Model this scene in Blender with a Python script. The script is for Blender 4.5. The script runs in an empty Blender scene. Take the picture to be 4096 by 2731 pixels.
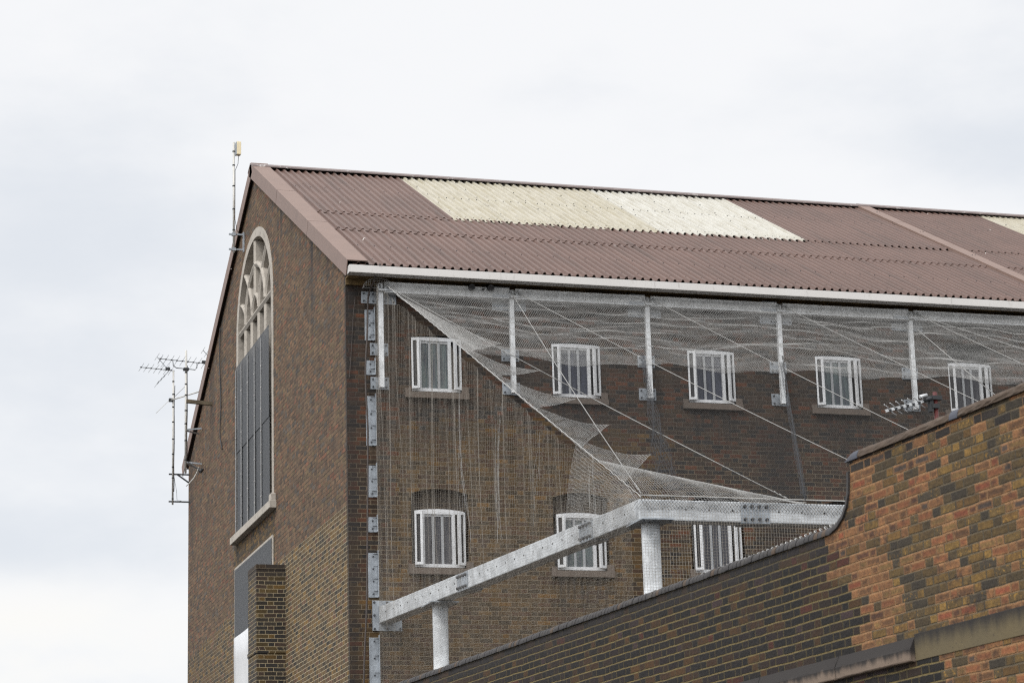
import bpy, math, random
import numpy as np
from mathutils import Vector, Matrix
from mathutils.geometry import tessellate_polygon
random.seed(7); np.random.seed(7)
R = math.radians
SC = bpy.context.scene
COL = SC.collection

def lin(r, g, b):
    f = lambda c: c/12.92 if c <= .04045 else ((c+.055)/1.055)**2.4
    return (f(r/255), f(g/255), f(b/255), 1)

# ------------------------------------------------------------------ objects
def tag(o, label=None, cat=None, group=None, kind=None):
    for k, v in (('label', label), ('category', cat), ('group', group), ('kind', kind)):
        if v: o[k] = v
    return o

def thing(name, label, cat, loc=(0, 0, 0), rz=0, group=None):
    o = bpy.data.objects.new(name, None); COL.objects.link(o)
    o.location = loc; o.rotation_euler = (0, 0, rz); o.empty_display_size = .2
    return tag(o, label, cat, group)

def copy_tree(o, parent=None):
    c = o.copy(); COL.objects.link(c)
    if parent: c.parent = parent
    for ch in o.children: copy_tree(ch, c)
    return c

class MB:
    def __init__(s): s.v = []; s.f = []; s.m = []; s.sm = []
    def add(s, vs, fs, m=0, smooth=False):
        n = len(s.v); s.v += [tuple(v) for v in vs]
        for f in fs: s.f.append(tuple(n+i for i in f)); s.m.append(m); s.sm.append(smooth)
    def box(s, a, b, m=0, M=None):
        x0, y0, z0 = a; x1, y1, z1 = b
        vs = [Vector(p) for p in ((x0,y0,z0),(x1,y0,z0),(x1,y1,z0),(x0,y1,z0),(x0,y0,z1),(x1,y0,z1),(x1,y1,z1),(x0,y1,z1))]
        if M: vs = [M @ v for v in vs]
        s.add(vs, [(0,3,2,1),(4,5,6,7),(0,1,5,4),(1,2,6,5),(2,3,7,6),(3,0,4,7)], m)
    def bar(s, p, q, w, h, m=0, up=(0, 0, 1)):
        p = Vector(p); q = Vector(q); d = (q-p).normalized(); u = Vector(up)
        a = d.cross(u)
        if a.length < 1e-4: a = d.cross(Vector((1, 0, 0)))
        a.normalize(); b = a.cross(d).normalized()
        vs = []
        for c in (p, q):
            for i, j in ((-1,-1),(1,-1),(1,1),(-1,1)): vs.append(c + a*(i*w/2) + b*(j*h/2))
        s.add(vs, [(0,1,2,3),(7,6,5,4),(0,4,5,1),(1,5,6,2),(2,6,7,3),(3,7,4,0)], m)
    def tube(s, pts, r, n=8, m=0, caps=True):
        pts = [Vector(p) for p in pts]; k = len(pts); vs = []
        rs = r if isinstance(r, (list, tuple)) else [r]*k
        ref = Vector((.31, .17, .93))
        for i, p in enumerate(pts):
            d = (pts[min(i+1, k-1)]-pts[max(i-1, 0)]).normalized()
            a = d.cross(ref)
            if a.length < 1e-3: a = d.cross(Vector((1, 0, 0)))
            a.normalize(); b = d.cross(a)
            for j in range(n):
                t = 2*math.pi*j/n; vs.append(p + a*(rs[i]*math.cos(t)) + b*(rs[i]*math.sin(t)))
        fs = [(i*n+j, i*n+(j+1) % n, (i+1)*n+(j+1) % n, (i+1)*n+j) for i in range(k-1) for j in range(n)]
        s.add(vs, fs, m, True)
        if caps:
            s.add(vs[:n], [tuple(range(n))[::-1]], m); s.add(vs[-n:], [tuple(range(n))], m)
    def prism(s, poly, fn, d0, d1, m=0, holes=(), back=True, reveal=None):
        """2-D outline (with holes) -> solid; fn(a, b, depth) gives the point."""
        loops = [list(poly)] + [list(h) for h in holes]
        tri = tessellate_polygon([[Vector((a, b, 0)) for a, b in l] for l in loops])
        flat = [p for l in loops for p in l]
        f0 = [Vector(fn(a, b, d0)) for a, b in flat]
        want = Vector(fn(0, 0, d0)) - Vector(fn(0, 0, d1))
        t0 = []
        for t in tri:
            nrm = (f0[t[1]]-f0[t[0]]).cross(f0[t[2]]-f0[t[0]])
            t0.append(tuple(t) if nrm.dot(want) > 0 else tuple(t)[::-1])
        s.add(f0, t0, m)
        if back: s.add([fn(a, b, d1) for a, b in flat], [t[::-1] for t in t0], m)
        for li, l in enumerate(loops):
            n = len(l)
            vs = [fn(a, b, d0) for a, b in l] + [fn(a, b, d1) for a, b in l]
            s.add(vs, [(i, (i+1) % n, n+(i+1) % n, n+i) for i in range(n)], m if (li == 0 or reveal is None) else reveal)
    def build(s, name, mats, parent=None, bevel=0, fix=True):
        me = bpy.data.meshes.new(name); me.from_pydata(s.v, [], s.f); me.update()
        for mm in (mats if isinstance(mats, (list, tuple)) else [mats]): me.materials.append(mm)
        for p, m, sm in zip(me.polygons, s.m, s.sm): p.material_index = m; p.use_smooth = sm
        o = bpy.data.objects.new(name, me); COL.objects.link(o)
        if fix:
            import bmesh
            b = bmesh.new(); b.from_mesh(me); bmesh.ops.remove_doubles(b, verts=b.verts, dist=1e-5)
            bmesh.ops.recalc_face_normals(b, faces=b.faces); b.to_mesh(me); b.free()
        if bevel:
            md = o.modifiers.new('bevel', 'BEVEL'); md.width = bevel; md.segments = 2; md.limit_method = 'ANGLE'; md.angle_limit = R(40)
        if parent is not None: o.parent = parent
        return o

# ------------------------------------------------------------------ node helper
class G:
    def __init__(s, nt): s.nt = nt; s.n = nt.nodes; s.l = nt.links
    def node(s, t, **k):
        n = s.n.new(t)
        for a, b in k.items(): setattr(n, a, b)
        return n
    def put(s, sock, v):
        if v is None: return
        if hasattr(v, 'is_output'): s.l.new(v, sock)
        else: sock.default_value = v
    def m(s, op, a, b=None, c=None, clamp=False):
        n = s.node('ShaderNodeMath', operation=op, use_clamp=clamp)
        for i, v in enumerate((a, b, c)): s.put(n.inputs[i], v)
        return n.outputs[0]
    def vec(s, x, y, z):
        n = s.node('ShaderNodeCombineXYZ')
        for i, v in enumerate((x, y, z)): s.put(n.inputs[i], v)
        return n.outputs[0]
    def noise(s, v, scale, detail=3, rough=.55, col=False):
        n = s.node('ShaderNodeTexNoise'); s.put(n.inputs['Vector'], v)
        n.inputs['Scale'].default_value = scale; n.inputs['Detail'].default_value = detail; n.inputs['Roughness'].default_value = rough
        return n.outputs['Color' if col else 'Fac']
    def white(s, v):
        n = s.node('ShaderNodeTexWhiteNoise', noise_dimensions='3D'); s.put(n.inputs['Vector'], v)
        return n.outputs['Value'], n.outputs['Color']
    def mix(s, f, a, b, mode='MIX'):
        n = s.node('ShaderNodeMix', data_type='RGBA', blend_type=mode); n.clamp_factor = True
        s.put(n.inputs[0], f); s.put(n.inputs[6], a); s.put(n.inputs[7], b)
        return n.outputs[2]
    def ss(s, v, a, b, lo=0., hi=1.):
        n = s.node('ShaderNodeMapRange', interpolation_type='SMOOTHSTEP')
        for i, x in enumerate((v, a, b, lo, hi)): s.put(n.inputs[i], x)
        return n.outputs[0]
    def ramp(s, v, stops, const=False):
        n = s.node('ShaderNodeValToRGB'); r = n.color_ramp
        r.interpolation = 'CONSTANT' if const else 'LINEAR'
        while len(r.elements) < len(stops): r.elements.new(.5)
        for e, (p, c) in zip(r.elements, stops): e.position = p; e.color = c
        s.put(n.inputs[0], v)
        return n.outputs[0]
    def xyz(s, v):
        n = s.node('ShaderNodeSeparateXYZ'); s.put(n.inputs[0], v); return n.outputs

def newmat(name):
    m = bpy.data.materials.new(name); m.use_nodes = True
    g = G(m.node_tree); bsdf = g.n['Principled BSDF']
    return m, g, bsdf

def finish(g, bsdf, col, rough=.85, metal=0., bump=None, dist=.01, strength=.5):
    g.put(bsdf.inputs['Base Color'], col); g.put(bsdf.inputs['Roughness'], rough); g.put(bsdf.inputs['Metallic'], metal)
    if bump is not None:
        n = g.node('ShaderNodeBump'); n.inputs['Strength'].default_value = strength; n.inputs['Distance'].default_value = dist
        g.put(n.inputs['Height'], bump); g.l.new(n.outputs[0], bsdf.inputs['Normal'])

def coords(g):
    return g.node('ShaderNodeTexCoord').outputs['Object']

def brick_core(g, ux=1., uy=1., course=.075, P=.3375, joint=.011, seed=0., wob=.006, off=(0., 0.)):
    """Flemish bond: stretchers and headers alternate in every course."""
    co = coords(g); x, y, z = g.xyz(co)
    n1 = g.noise(co, 2.3, 2); n2 = g.noise(co, 7., 2)
    u = g.m('ADD', g.m('MULTIPLY_ADD', x, ux, off[0]), g.m('MULTIPLY', y, uy))
    u = g.m('ADD', u, g.m('MULTIPLY_ADD', n2, wob*2, -wob))
    v = g.m('ADD', g.m('ADD', z, off[1]), g.m('MULTIPLY_ADD', n1, wob*3, -wob*1.5))
    v = g.m('ADD', v, g.m('MULTIPLY_ADD', n2, wob, -wob*.5))
    r = g.m('DIVIDE', v, course); row = g.m('FLOOR', r); fv = g.m('SUBTRACT', r, row)
    shift = g.white(g.vec(row, 3.7, seed))[0]
    w = g.m('ADD', g.m('DIVIDE', u, P), g.m('MULTIPLY_ADD', row, .5, g.m('MULTIPLY', shift, .09)))
    cell = g.m('FLOOR', w); fw = g.m('SUBTRACT', w, cell)
    isH = g.m('GREATER_THAN', fw, 2/3)
    a = g.m('SUBTRACT', fw, g.m('MULTIPLY', isH, 2/3)); ln = g.m('SUBTRACT', 2/3, g.m('MULTIPLY', isH, 1/3))
    dx = g.m('MULTIPLY', g.m('MINIMUM', a, g.m('SUBTRACT', ln, a)), P)
    dy = g.m('MULTIPLY', g.m('MINIMUM', fv, g.m('SUBTRACT', 1., fv)), course)
    rough = g.noise(co, 60., 2)
    d = g.m('ADD', g.m('MINIMUM', dx, dy), g.m('MULTIPLY_ADD', rough, .008, -.004))
    body = g.ss(d, joint*.32, joint*.72)
    idv = g.vec(g.m('MULTIPLY_ADD', cell, 2., isH), row, seed)
    bu = g.m('MULTIPLY', g.m('SUBTRACT', g.m('ADD', cell, g.m('MULTIPLY_ADD', isH, .5, .33)), g.m('MULTIPLY_ADD', row, .5, g.m('MULTIPLY', shift, .09))), P)
    bv = g.m('MULTIPLY', row, course)
    return dict(co=co, x=x, y=y, z=z, body=body, id=idv, bu=bu, bv=bv, d=d, row=row, u=u, v=v, fine=rough, perp=g.m('LESS_THAN', dx, dy))

def pal(g, val, cols):
    n = len(cols); tot = sum(w for _, w in cols); acc = 0; st = []
    for c, w in cols: st.append((acc/tot, c)); acc += w
    return g.ramp(val, st, True)

# ------------------------------------------------------------------ brick materials
def tint(g, b, col, lo, hi):
    """every brick its own brightness, blotches inside each brick"""
    _, rc = g.white(g.node('ShaderNodeVectorMath', operation='ADD').outputs[0]) if False else g.white(b['id'])
    rr = g.xyz(rc)[1]
    k = g.m('MULTIPLY_ADD', rr, hi-lo, lo)
    bl = g.noise(b['co'], 22., 4, .65)
    k = g.m('MULTIPLY', k, g.ss(bl, .25, .75, .72, 1.24))
    return g.mix(1., col, g.vec(k, k, k), 'MULTIPLY')

def mat_building():
    m, g, bs = newmat('stock_brick')
    b = brick_core(g, seed=1.)
    val, rc = g.white(b['id'])
    x, y, z = b['x'], b['y'], b['z']
    big = g.noise(b['co'], .55, 4); mid = g.noise(b['co'], 1.6, 4)
    # which face of the building a point lies on: the gable end is the plane x = 0
    gable = g.m('LESS_THAN', x, .004)
    red = pal(g, val, [(lin(142,117,95),3.4), (lin(146,114,90),2.8), (lin(130,108,88),2.6), (lin(152,106,84),.9), (lin(112,104,100),1.5), (lin(138,118,90),1.4), (lin(120,97,80),1.6)])
    yel = pal(g, val, [(lin(132,108,70),3), (lin(112,92,62),3), (lin(88,76,58),2.2), (lin(146,116,64),1.4), (lin(126,94,74),1.4), (lin(74,68,60),1.2)])
    dark = pal(g, val, [(lin(90,70,58),3), (lin(78,66,58),3), (lin(64,60,60),2.2), (lin(106,74,58),1.6), (lin(118,76,54),.9), (lin(96,80,66),1.5)])
    # gable: sooty red brick above, washed yellow stock brick with pale new pointing below a course line
    zline = g.m('SUBTRACT', 9.2, g.m('MULTIPLY', g.m('MAXIMUM', g.m('SUBTRACT', y, 4.), 0.), .045))
    low = g.m('LESS_THAN', b['bv'], g.m('ADD', zline, g.m('MULTIPLY_ADD', g.white(g.vec(b['row'], 1., 9.))[0], .1, -.05)))
    sill = g.m('MULTIPLY', g.m('LESS_THAN', b['bv'], 10.3), g.m('MULTIPLY', g.m('GREATER_THAN', y, 6.05), g.m('LESS_THAN', y, 10.3)))
    gl = g.m('MAXIMUM', low, sill)
    gcol = g.mix(gl, red, yel)
    # facade: dark plum above, ochre patches between the windows of the left bays
    fz = g.m('MULTIPLY', g.ss(z, 11.0, 10.3), g.ss(g.m('ADD', x, g.m('MULTIPLY_ADD', big, 3., -1.5)), 6.4, 4.0))
    fz = g.m('MULTIPLY', fz, g.ss(x, .55, 1.0))
    fz = g.m('MAXIMUM', fz, g.m('MULTIPLY', g.ss(z, 9.0, 8.2), g.ss(mid, .35, .6)))
    fpick = g.m('GREATER_THAN', g.m('ADD', fz, g.m('MULTIPLY_ADD', g.xyz(rc)[2], .7, -.35)), .5)
    ylf = pal(g, val, [(lin(122,98,64),3), (lin(108,88,62),3), (lin(92,78,58),2.4), (lin(136,104,58),.9), (lin(104,80,62),2.4)])
    fcol = g.mix(fpick, dark, ylf)
    ochre = g.m('MULTIPLY', g.ss(z, 12.93, 12.97), g.ss(mid, .3, .6))
    fcol = g.mix(ochre, fcol, lin(112, 88, 50))
    col = g.mix(gable, fcol, gcol)
    col = g.mix(1., col, (1.08,1.,.84,1), 'MULTIPLY'); col = tint(g, b, col, .29, .52)
    # mortar
    gm = g.mix(low, g.mix(g.ss(g.noise(b['co'], 4., 3), .4, .62), lin(22,19,17), lin(92,76,58)), g.mix(g.ss(y, 7., 15.), lin(160,147,121), lin(118,106,86)))
    fm = g.mix(g.ss(z, 11.2, 9.2), lin(78,69,60), lin(112,99,80))
    mort = g.mix(gable, fm, gm)
    col = g.mix(b['body'], mort, col)
    # soot and run-off marks, plus painted shade at the eave
    soot = g.ss(g.noise(b['co'], .9, 5, .6), .5, .75, 0., .45)
    col = g.mix(g.m('MULTIPLY', soot, g.ss(z, 8., 12.)), col, lin(46,41,38))
    wx = g.m('SUBTRACT', g.m('MULTIPLY', g.m('FRACT', g.m('DIVIDE', g.m('ADD', x, -.31), 2.465)), 2.465), 1.2325)
    under = g.ss(g.m('ADD', g.m('ABSOLUTE', wx), g.m('MULTIPLY_ADD', mid, .5, -.25)), .62, .3)
    zr = g.m('MAXIMUM', g.m('MULTIPLY', g.ss(z, 9.7, 11.0), g.m('LESS_THAN', z, 11.06)), g.m('MULTIPLY', g.ss(z, 7.0, 8.0), g.m('LESS_THAN', z, 8.1)))
    vs_ = g.ss(g.noise(g.vec(g.m('MULTIPLY', x, 9.), y, g.m('MULTIPLY', z, .7)), 1.4, 4, .6), .4, .65, .25, 1.)
    drip = g.m('MULTIPLY', g.m('MULTIPLY', g.m('MULTIPLY', under, zr), vs_), g.m('MULTIPLY', g.m('SUBTRACT', 1., gable), .75))
    col = g.mix(drip, col, lin(34,31,29))
    eave_shade = g.m('MULTIPLY', g.ss(g.m('ADD', z, g.m('MULTIPLY', vs_, .5)), 12.6, 13.3, 0., .5), g.m('SUBTRACT', 1., gable)); col = g.mix(eave_shade, col, lin(32,29,27))  # streaky shade below the gutter, put into the brick colour
    def streak(c, half, top, ln, amt):
        s0 = g.m('ABSOLUTE', g.m('SUBTRACT', g.m('ADD', y, g.m('MULTIPLY_ADD', mid, .14, -.07)), c))
        s = g.m('MULTIPLY', g.ss(s0, half, half*.3), g.ss(z, top-ln, top-ln*.3))
        return g.m('MULTIPLY', g.m('MULTIPLY', s, amt), gable)
    st = streak(5.34, .16, 16.3, 1.3, .8)
    for a in ((4.4,.2,15.8,1.2,.5), (2.62,.15,14.7,1.5,.8), (2.1,.2,14.4,.9,.5), (1.35,.2,13.9,.8,.55), (12.95,.45,14.9,3.0,.45), (11.8,.3,15.4,2.,.35), (15.6,.4,13.,3.,.45)):
        st = g.m('MAXIMUM', st, streak(*a))
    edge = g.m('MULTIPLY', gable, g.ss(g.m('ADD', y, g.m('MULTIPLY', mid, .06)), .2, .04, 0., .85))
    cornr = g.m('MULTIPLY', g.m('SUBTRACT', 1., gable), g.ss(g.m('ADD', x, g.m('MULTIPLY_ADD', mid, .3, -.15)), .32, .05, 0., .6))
    blot = g.m('MULTIPLY', g.m('MULTIPLY', g.ss(g.m('ABSOLUTE', g.m('SUBTRACT', x, g.m('MULTIPLY_ADD', big, .8, 7.2))), .6, .1), g.ss(z, 11.0, 10.6)), g.m('SUBTRACT', 1., gable))
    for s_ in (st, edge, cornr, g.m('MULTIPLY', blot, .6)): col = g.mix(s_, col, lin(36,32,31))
    h = g.m('ADD', b['body'], g.m('MULTIPLY', b['fine'], .35))
    finish(g, bs, col, .93, 0, h, .012, .7)
    return m

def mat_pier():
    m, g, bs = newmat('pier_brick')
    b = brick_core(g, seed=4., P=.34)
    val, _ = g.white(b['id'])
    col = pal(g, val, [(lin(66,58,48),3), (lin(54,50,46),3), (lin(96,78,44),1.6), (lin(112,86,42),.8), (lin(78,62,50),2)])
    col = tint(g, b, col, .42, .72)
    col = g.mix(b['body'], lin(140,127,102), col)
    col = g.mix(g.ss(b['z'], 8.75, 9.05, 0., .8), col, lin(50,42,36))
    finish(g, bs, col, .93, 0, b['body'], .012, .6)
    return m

def mat_wall():
    m, g, bs = newmat('perimeter_brick')
    b = brick_core(g, ux=1., uy=.0, seed=2., wob=.007, joint=.0145)
    val, rc = g.white(b['id']); r1, r2, r3 = g.xyz(rc)
    jag = g.m('MULTIPLY_ADD', r1, .34, -.17)
    zc = g.m('MULTIPLY_ADD', b['bv'], .0, 0.)
    # old sooty length beyond s = -19.1, the boundary runs slantwise down the wall
    lim = g.m('ADD', -19.2, g.m('MULTIPLY', g.m('SUBTRACT', b['bv'], 5.15), .85))
    bu = g.m('MULTIPLY', b['bu'], 1.)
    old = g.m('GREATER_THAN', g.m('ADD', bu, jag), g.m('MAXIMUM', lim, -19.75))
    oldc = pal(g, val, [(lin(46,40,37),4), (lin(38,34,34),4), (lin(64,45,46),2), (lin(76,54,38),1.8), (lin(136,96,42),1.3), (lin(108,74,40),1.4), (lin(132,68,48),.35), (lin(104,80,86),.5)])
    mar = g.ss(g.noise(b['co'], 34., 4, .7), .56, .7)
    oldc = g.mix(g.m('MULTIPLY', g.m('MULTIPLY', mar, g.m('GREATER_THAN', r2, .62)), .7), oldc, g.mix(g.m('GREATER_THAN', r3, .6), lin(104,80,84), lin(126,90,42)))
    new = pal(g, val, [(lin(130,94,66),3), (lin(132,86,60),2.2), (lin(102,74,52),2.6), (lin(136,78,56),.8), (lin(88,60,47),1.8), (lin(122,98,64),1.4), (lin(76,66,64),.8)])
    rim = g.ss(g.m('ADD', b['d'], g.m('MULTIPLY', g.noise(b['co'], 18., 2), .012)), .012, .034)
    new = g.mix(rim, lin(144,106,74), new)
    stk = pal(g, val, [(lin(100,82,50),3), (lin(82,70,50),3), (lin(64,58,50),2.2), (lin(128,102,56),1.6), (lin(112,86,48),1.6), (lin(90,74,48),2)])
    lich = g.ss(g.noise(b['co'], 26., 4, .7), .54, .64)
    stk = g.mix(g.m('MULTIPLY', lich, g.m('GREATER_THAN', r2, .45)), stk, g.mix(g.m('GREATER_THAN', r3, .5), lin(164,130,66), lin(134,104,42)))
    pn = g.noise(g.vec(b['bu'], 0., g.m('MULTIPLY', b['bv'], 1.3)), 1.5, 3, .6)
    patch = g.m('GREATER_THAN', g.m('ADD', pn, g.m('MULTIPLY_ADD', r3, .34, -.17)), .5)
    patch = g.m('MAXIMUM', patch, g.m('MULTIPLY', g.m('GREATER_THAN', bu, -20.25), g.m('LESS_THAN', bu, -19.1)))
    patch = g.m('MULTIPLY', patch, g.m('GREATER_THAN', r2, .12))
    topd = g.m('GREATER_THAN', g.m('ADD', b['bv'], g.m('MULTIPLY', r1, .16)), 5.72)
    new = g.mix(1., new, (1.06,1.0,.84,1), 'MULTIPLY'); stk = g.mix(1., stk, (1.04,1.,.86,1), 'MULTIPLY')
    rep = g.mix(patch, stk, new)
    rep = g.mix(g.m('MULTIPLY', topd, g.m('GREATER_THAN', r3, .4)), rep, lin(46,40,36))
    under = g.m('MULTIPLY', g.m('LESS_THAN', b['bv'], 4.0), g.m('GREATER_THAN', bu, -20.9))
    old = g.m('MAXIMUM', old, under)
    oldc = g.mix(1., oldc, (1.08,1.,.86,1), 'MULTIPLY'); rep = g.mix(1., rep, (1.24,1.2,1.14,1), 'MULTIPLY')
    col = g.mix(old, rep, oldc)
    col = tint(g, b, col, .44, .74)
    dk = g.m('SUBTRACT', 1., g.m('MULTIPLY', old, .66)); col = g.mix(1., col, g.vec(dk, dk, dk), 'MULTIPLY')
    mo = g.mix(g.noise(b['co'], 9., 3), lin(120,104,62), lin(88,77,48))
    mn = g.mix(patch, g.mix(g.noise(b['co'], 6., 3), lin(96,83,62), lin(76,68,52)), lin(138,104,70))
    mort = g.mix(old, mn, mo); pf = g.m('SUBTRACT', 1., g.m('MULTIPLY', b['perp'], g.m('MULTIPLY_ADD', old, .35, .2))); mort = g.mix(1., mort, g.vec(pf, pf, pf), 'MULTIPLY')
    col = g.mix(b['body'], mort, col)
    so_ = g.ss(g.noise(b['co'], 1.1, 6, .68), .42, .68); sf = g.ss(g.noise(b['co'], 13., 5, .7), .4, .68)
    col = g.mix(g.m('MULTIPLY', g.m('MULTIPLY_ADD', so_, .7, .25), sf), col, lin(40,34,30))
    # soot under the coping and lime runs
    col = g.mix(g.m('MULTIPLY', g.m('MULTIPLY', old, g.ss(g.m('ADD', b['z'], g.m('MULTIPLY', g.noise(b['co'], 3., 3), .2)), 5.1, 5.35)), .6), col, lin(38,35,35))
    run = g.m('MULTIPLY', g.ss(g.noise(g.vec(g.m('MULTIPLY', b['x'], 9.), 0., g.m('MULTIPLY', b['z'], .9)), 1.6, 4), .68, .8), g.ss(b['z'], 4.7, 5.1))
    col = g.mix(g.m('MULTIPLY', run, .35), col, lin(170,160,150))
    h = g.m('ADD', b['body'], g.m('MULTIPLY', g.noise(b['co'], 40., 4), .8))
    finish(g, bs, col, .92, 0, h, .014, .8)
    return m

# ------------------------------------------------------------------ other materials
def mat_plain(name, col, rough=.7, metal=0., var=.15, scale=6., bump=0.):
    m, g, bs = newmat(name); co = coords(g)
    n = g.noise(co, scale, 4, .6)
    k = g.ss(n, .25, .75, 1-var, 1+var)
    c = g.mix(1., col, g.vec(k, k, k), 'MULTIPLY')
    finish(g, bs, c, rough, metal, n if bump else None, .01, bump)
    return m

def mat_galv(name, base=(206,210,212)):
    m, g, bs = newmat(name); co = coords(g)
    sp = g.node('ShaderNodeTexVoronoi'); g.put(sp.inputs['Vector'], co); sp.inputs['Scale'].default_value = 38
    n = g.noise(co, 5., 5, .65); v = g.xyz(sp.outputs['Color'])[0]
    k = g.m('ADD', g.ss(n, .34, .66, .7, 1.05), g.m('MULTIPLY_ADD', v, .07, -.035))
    c = g.mix(1., lin(*base), g.vec(k, k, k), 'MULTIPLY')
    ro = g.m('MULTIPLY_ADD', n, .25, .36)
    finish(g, bs, c, ro, .12, None)
    return m

def mat_roof():
    m, g, bs = newmat('brown_coated_steel'); co = coords(g)
    n = g.noise(co, .7, 4); f = g.noise(g.node('ShaderNodeMapping').outputs[0] if False else co, 11., 4)
    k = g.m('MULTIPLY', g.ss(n, .25, .75, .9, 1.1), g.ss(f, .2, .8, .94, 1.05))
    c = g.mix(1., lin(99,78,70), g.vec(k, k, k), 'MULTIPLY')
    x, y, z = g.xyz(co)
    s = g.noise(g.vec(g.m('MULTIPLY', x, 3.), g.m('MULTIPLY', y, .22), 0.), 1.5, 5, .65)
    c = g.mix(g.ss(s, .45, .75, 0., .55), c, lin(70,60,55))
    sp = g.node('ShaderNodeTexVoronoi'); g.put(sp.inputs['Vector'], co); sp.inputs['Scale'].default_value = 1.1
    dd = g.m('ADD', sp.outputs['Distance'], g.m('MULTIPLY_ADD', g.noise(co, 30., 3), .1, -.05))
    c = g.mix(g.ss(dd, .028, .018, 0., .8), c, lin(220,218,212))
    finish(g, bs, c, .55, 0., None)
    return m

def mat_ridge():
    m, g, bs = newmat('ridge_flashing'); co = coords(g); x, y, z = g.xyz(co)
    n = g.noise(co, 2., 4)
    c = g.mix(n, lin(104,94,92), lin(122,108,104))
    w = g.m('MULTIPLY', g.ss(g.noise(co, 7., 5, .7), .58, .66), g.ss(x, 2.2, .2, .35, 1.))
    c = g.mix(w, c, lin(205,202,198))
    finish(g, bs, c, .6)
    return m

def mat_skylight(name, a, b_):
    m, g, bs = newmat(name); co = coords(g); x, y, z = g.xyz(co)
    s = g.noise(g.vec(g.m('MULTIPLY', x, 5.), g.m('MULTIPLY', y, .6), 0.), 1.6, 5, .65)
    c = g.mix(g.ss(s, .3, .7), lin(*a), lin(*b_))
    d = g.ss(g.noise(g.vec(g.m('MULTIPLY', x, 8.), g.m('MULTIPLY', y, 1.2), 0.), 1.5, 5, .7), .46, .74, 0., .38)
    c = g.mix(d, c, lin(116,107,86))
    finish(g, bs, c, .45)
    return m

def mat_stone(name, a, b_, soot=.4):
    m, g, bs = newmat(name); co = coords(g)
    n = g.noise(co, 3., 5, .65); f = g.noise(co, 30., 3)
    c = g.mix(n, lin(*a), lin(*b_))
    c = g.mix(g.ss(g.noise(co, 6., 5, .7), .5, .72, 0., soot), c, lin(92,86,78))
    finish(g, bs, c, .9, 0, g.m('ADD', n, f), .006, .4)
    return m

def mat_band(name, a, b_, ztop, zbot):
    m, g, bs = newmat(name); co = coords(g); x, y, z = g.xyz(co)
    st = g.noise(g.vec(g.m('MULTIPLY', x, 7.), y, g.m('MULTIPLY', z, 1.4)), 1.5, 5, .65)
    zz = g.m('ADD', z, g.m('MULTIPLY_ADD', st, .16, -.08))
    c = g.mix(g.noise(co, 2.4, 4), lin(*a), lin(*b_))
    c = g.mix(g.ss(zz, zbot, ztop, 0., .97), c, lin(34,31,30))
    c = g.mix(g.ss(g.noise(co, 38., 3), .66, .72), c, lin(52,46,42))
    finish(g, bs, c, .9, 0, g.noise(co, 22., 4), .006, .5)
    return m

def mat_mesh():
    m, g, bs = newmat('perforated_screen')
    co = coords(g); x, y, z = g.xyz(co)
    hole = g.m('MULTIPLY_ADD', g.noise(co, 5., 3), .08, .26)
    finish(g, bs, lin(80,82,85), .6, .2)
    tr = g.node('ShaderNodeBsdfTransparent'); mx = g.node('ShaderNodeMixShader')
    g.put(mx.inputs[0], hole); g.l.new(bs.outputs[0], mx.inputs[1]); g.l.new(tr.outputs[0], mx.inputs[2])
    g.l.new(mx.outputs[0], g.n['Material Output'].inputs['Surface'])
    return m

def mat_pane(name, a, b_):
    m, g, bs = newmat(name); co = coords(g); x, y, z = g.xyz(co)
    f = g.noise(g.vec(g.m('MULTIPLY', x, 9.), 0., g.m('MULTIPLY', z, 1.2)), 1.8, 3)
    c = g.mix(g.ss(f, .3, .7), lin(*a), lin(*b_))
    finish(g, bs, c, .25); bs.inputs['Specular IOR Level'].default_value = .35
    return m

M = {}
M['brick'] = mat_building(); M['pier'] = mat_pier(); M['pwall'] = mat_wall()
M['roof'] = mat_roof(); M['ridge'] = mat_ridge()
M['fascia'] = mat_plain('brown_fascia', lin(118,97,87), .55, 0, .06, 3.)
M['skyA'] = mat_skylight('aged_rooflight', (172,167,153), (158,151,131)); M['skyB'] = mat_skylight('pale_rooflight', (184,182,174), (170,166,154))
def mat_gutter():
    m, g, bs = newmat('white_gutter_paint'); co = coords(g); x, y, z = g.xyz(co)
    n = g.noise(co, 1.1, 4); st = g.noise(g.vec(g.m('MULTIPLY', x, 7.), y, g.m('MULTIPLY', z, 2.5)), 1.6, 5, .65)
    c = g.mix(n, lin(204,201,198), lin(190,186,181)); c = g.mix(g.ss(st, .56, .78, 0., .45), c, lin(138,130,120))
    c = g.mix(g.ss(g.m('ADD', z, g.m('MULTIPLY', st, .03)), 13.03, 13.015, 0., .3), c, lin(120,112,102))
    finish(g, bs, c, .4)
    return m
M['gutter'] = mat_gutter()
M['eave'] = mat_plain('mossy_eave_board', lin(104,84,52), .9, 0, .5, 3.)
M['galv'] = mat_galv('galvanised_steel', (198,201,203)); M['postw'] = mat_galv('white_galvanised_post', (222,224,225)); M['galvd'] = mat_galv('dull_galvanised_steel', (158,164,170))
M['bolt'] = mat_plain('weathered_bolt', lin(70,72,76), .5, .5)
M['upvc'] = mat_plain('white_window_plastic', lin(204,205,206), .4, 0, .08)
M['bars'] = mat_plain('grey_white_bar', lin(150,152,154), .5, 0, .08); M['slot'] = mat_plain('dark_opening', lin(26,25,27), .6)
M['sill'] = mat_stone('concrete_sill', (108,96,86), (84,75,68), .5)
M['stone'] = mat_stone('limestone_tracery', (176,169,159), (150,143,133), .55)
M['stone_d'] = mat_stone('stone_lining', (150,140,128), (128,118,108), .3)
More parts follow.
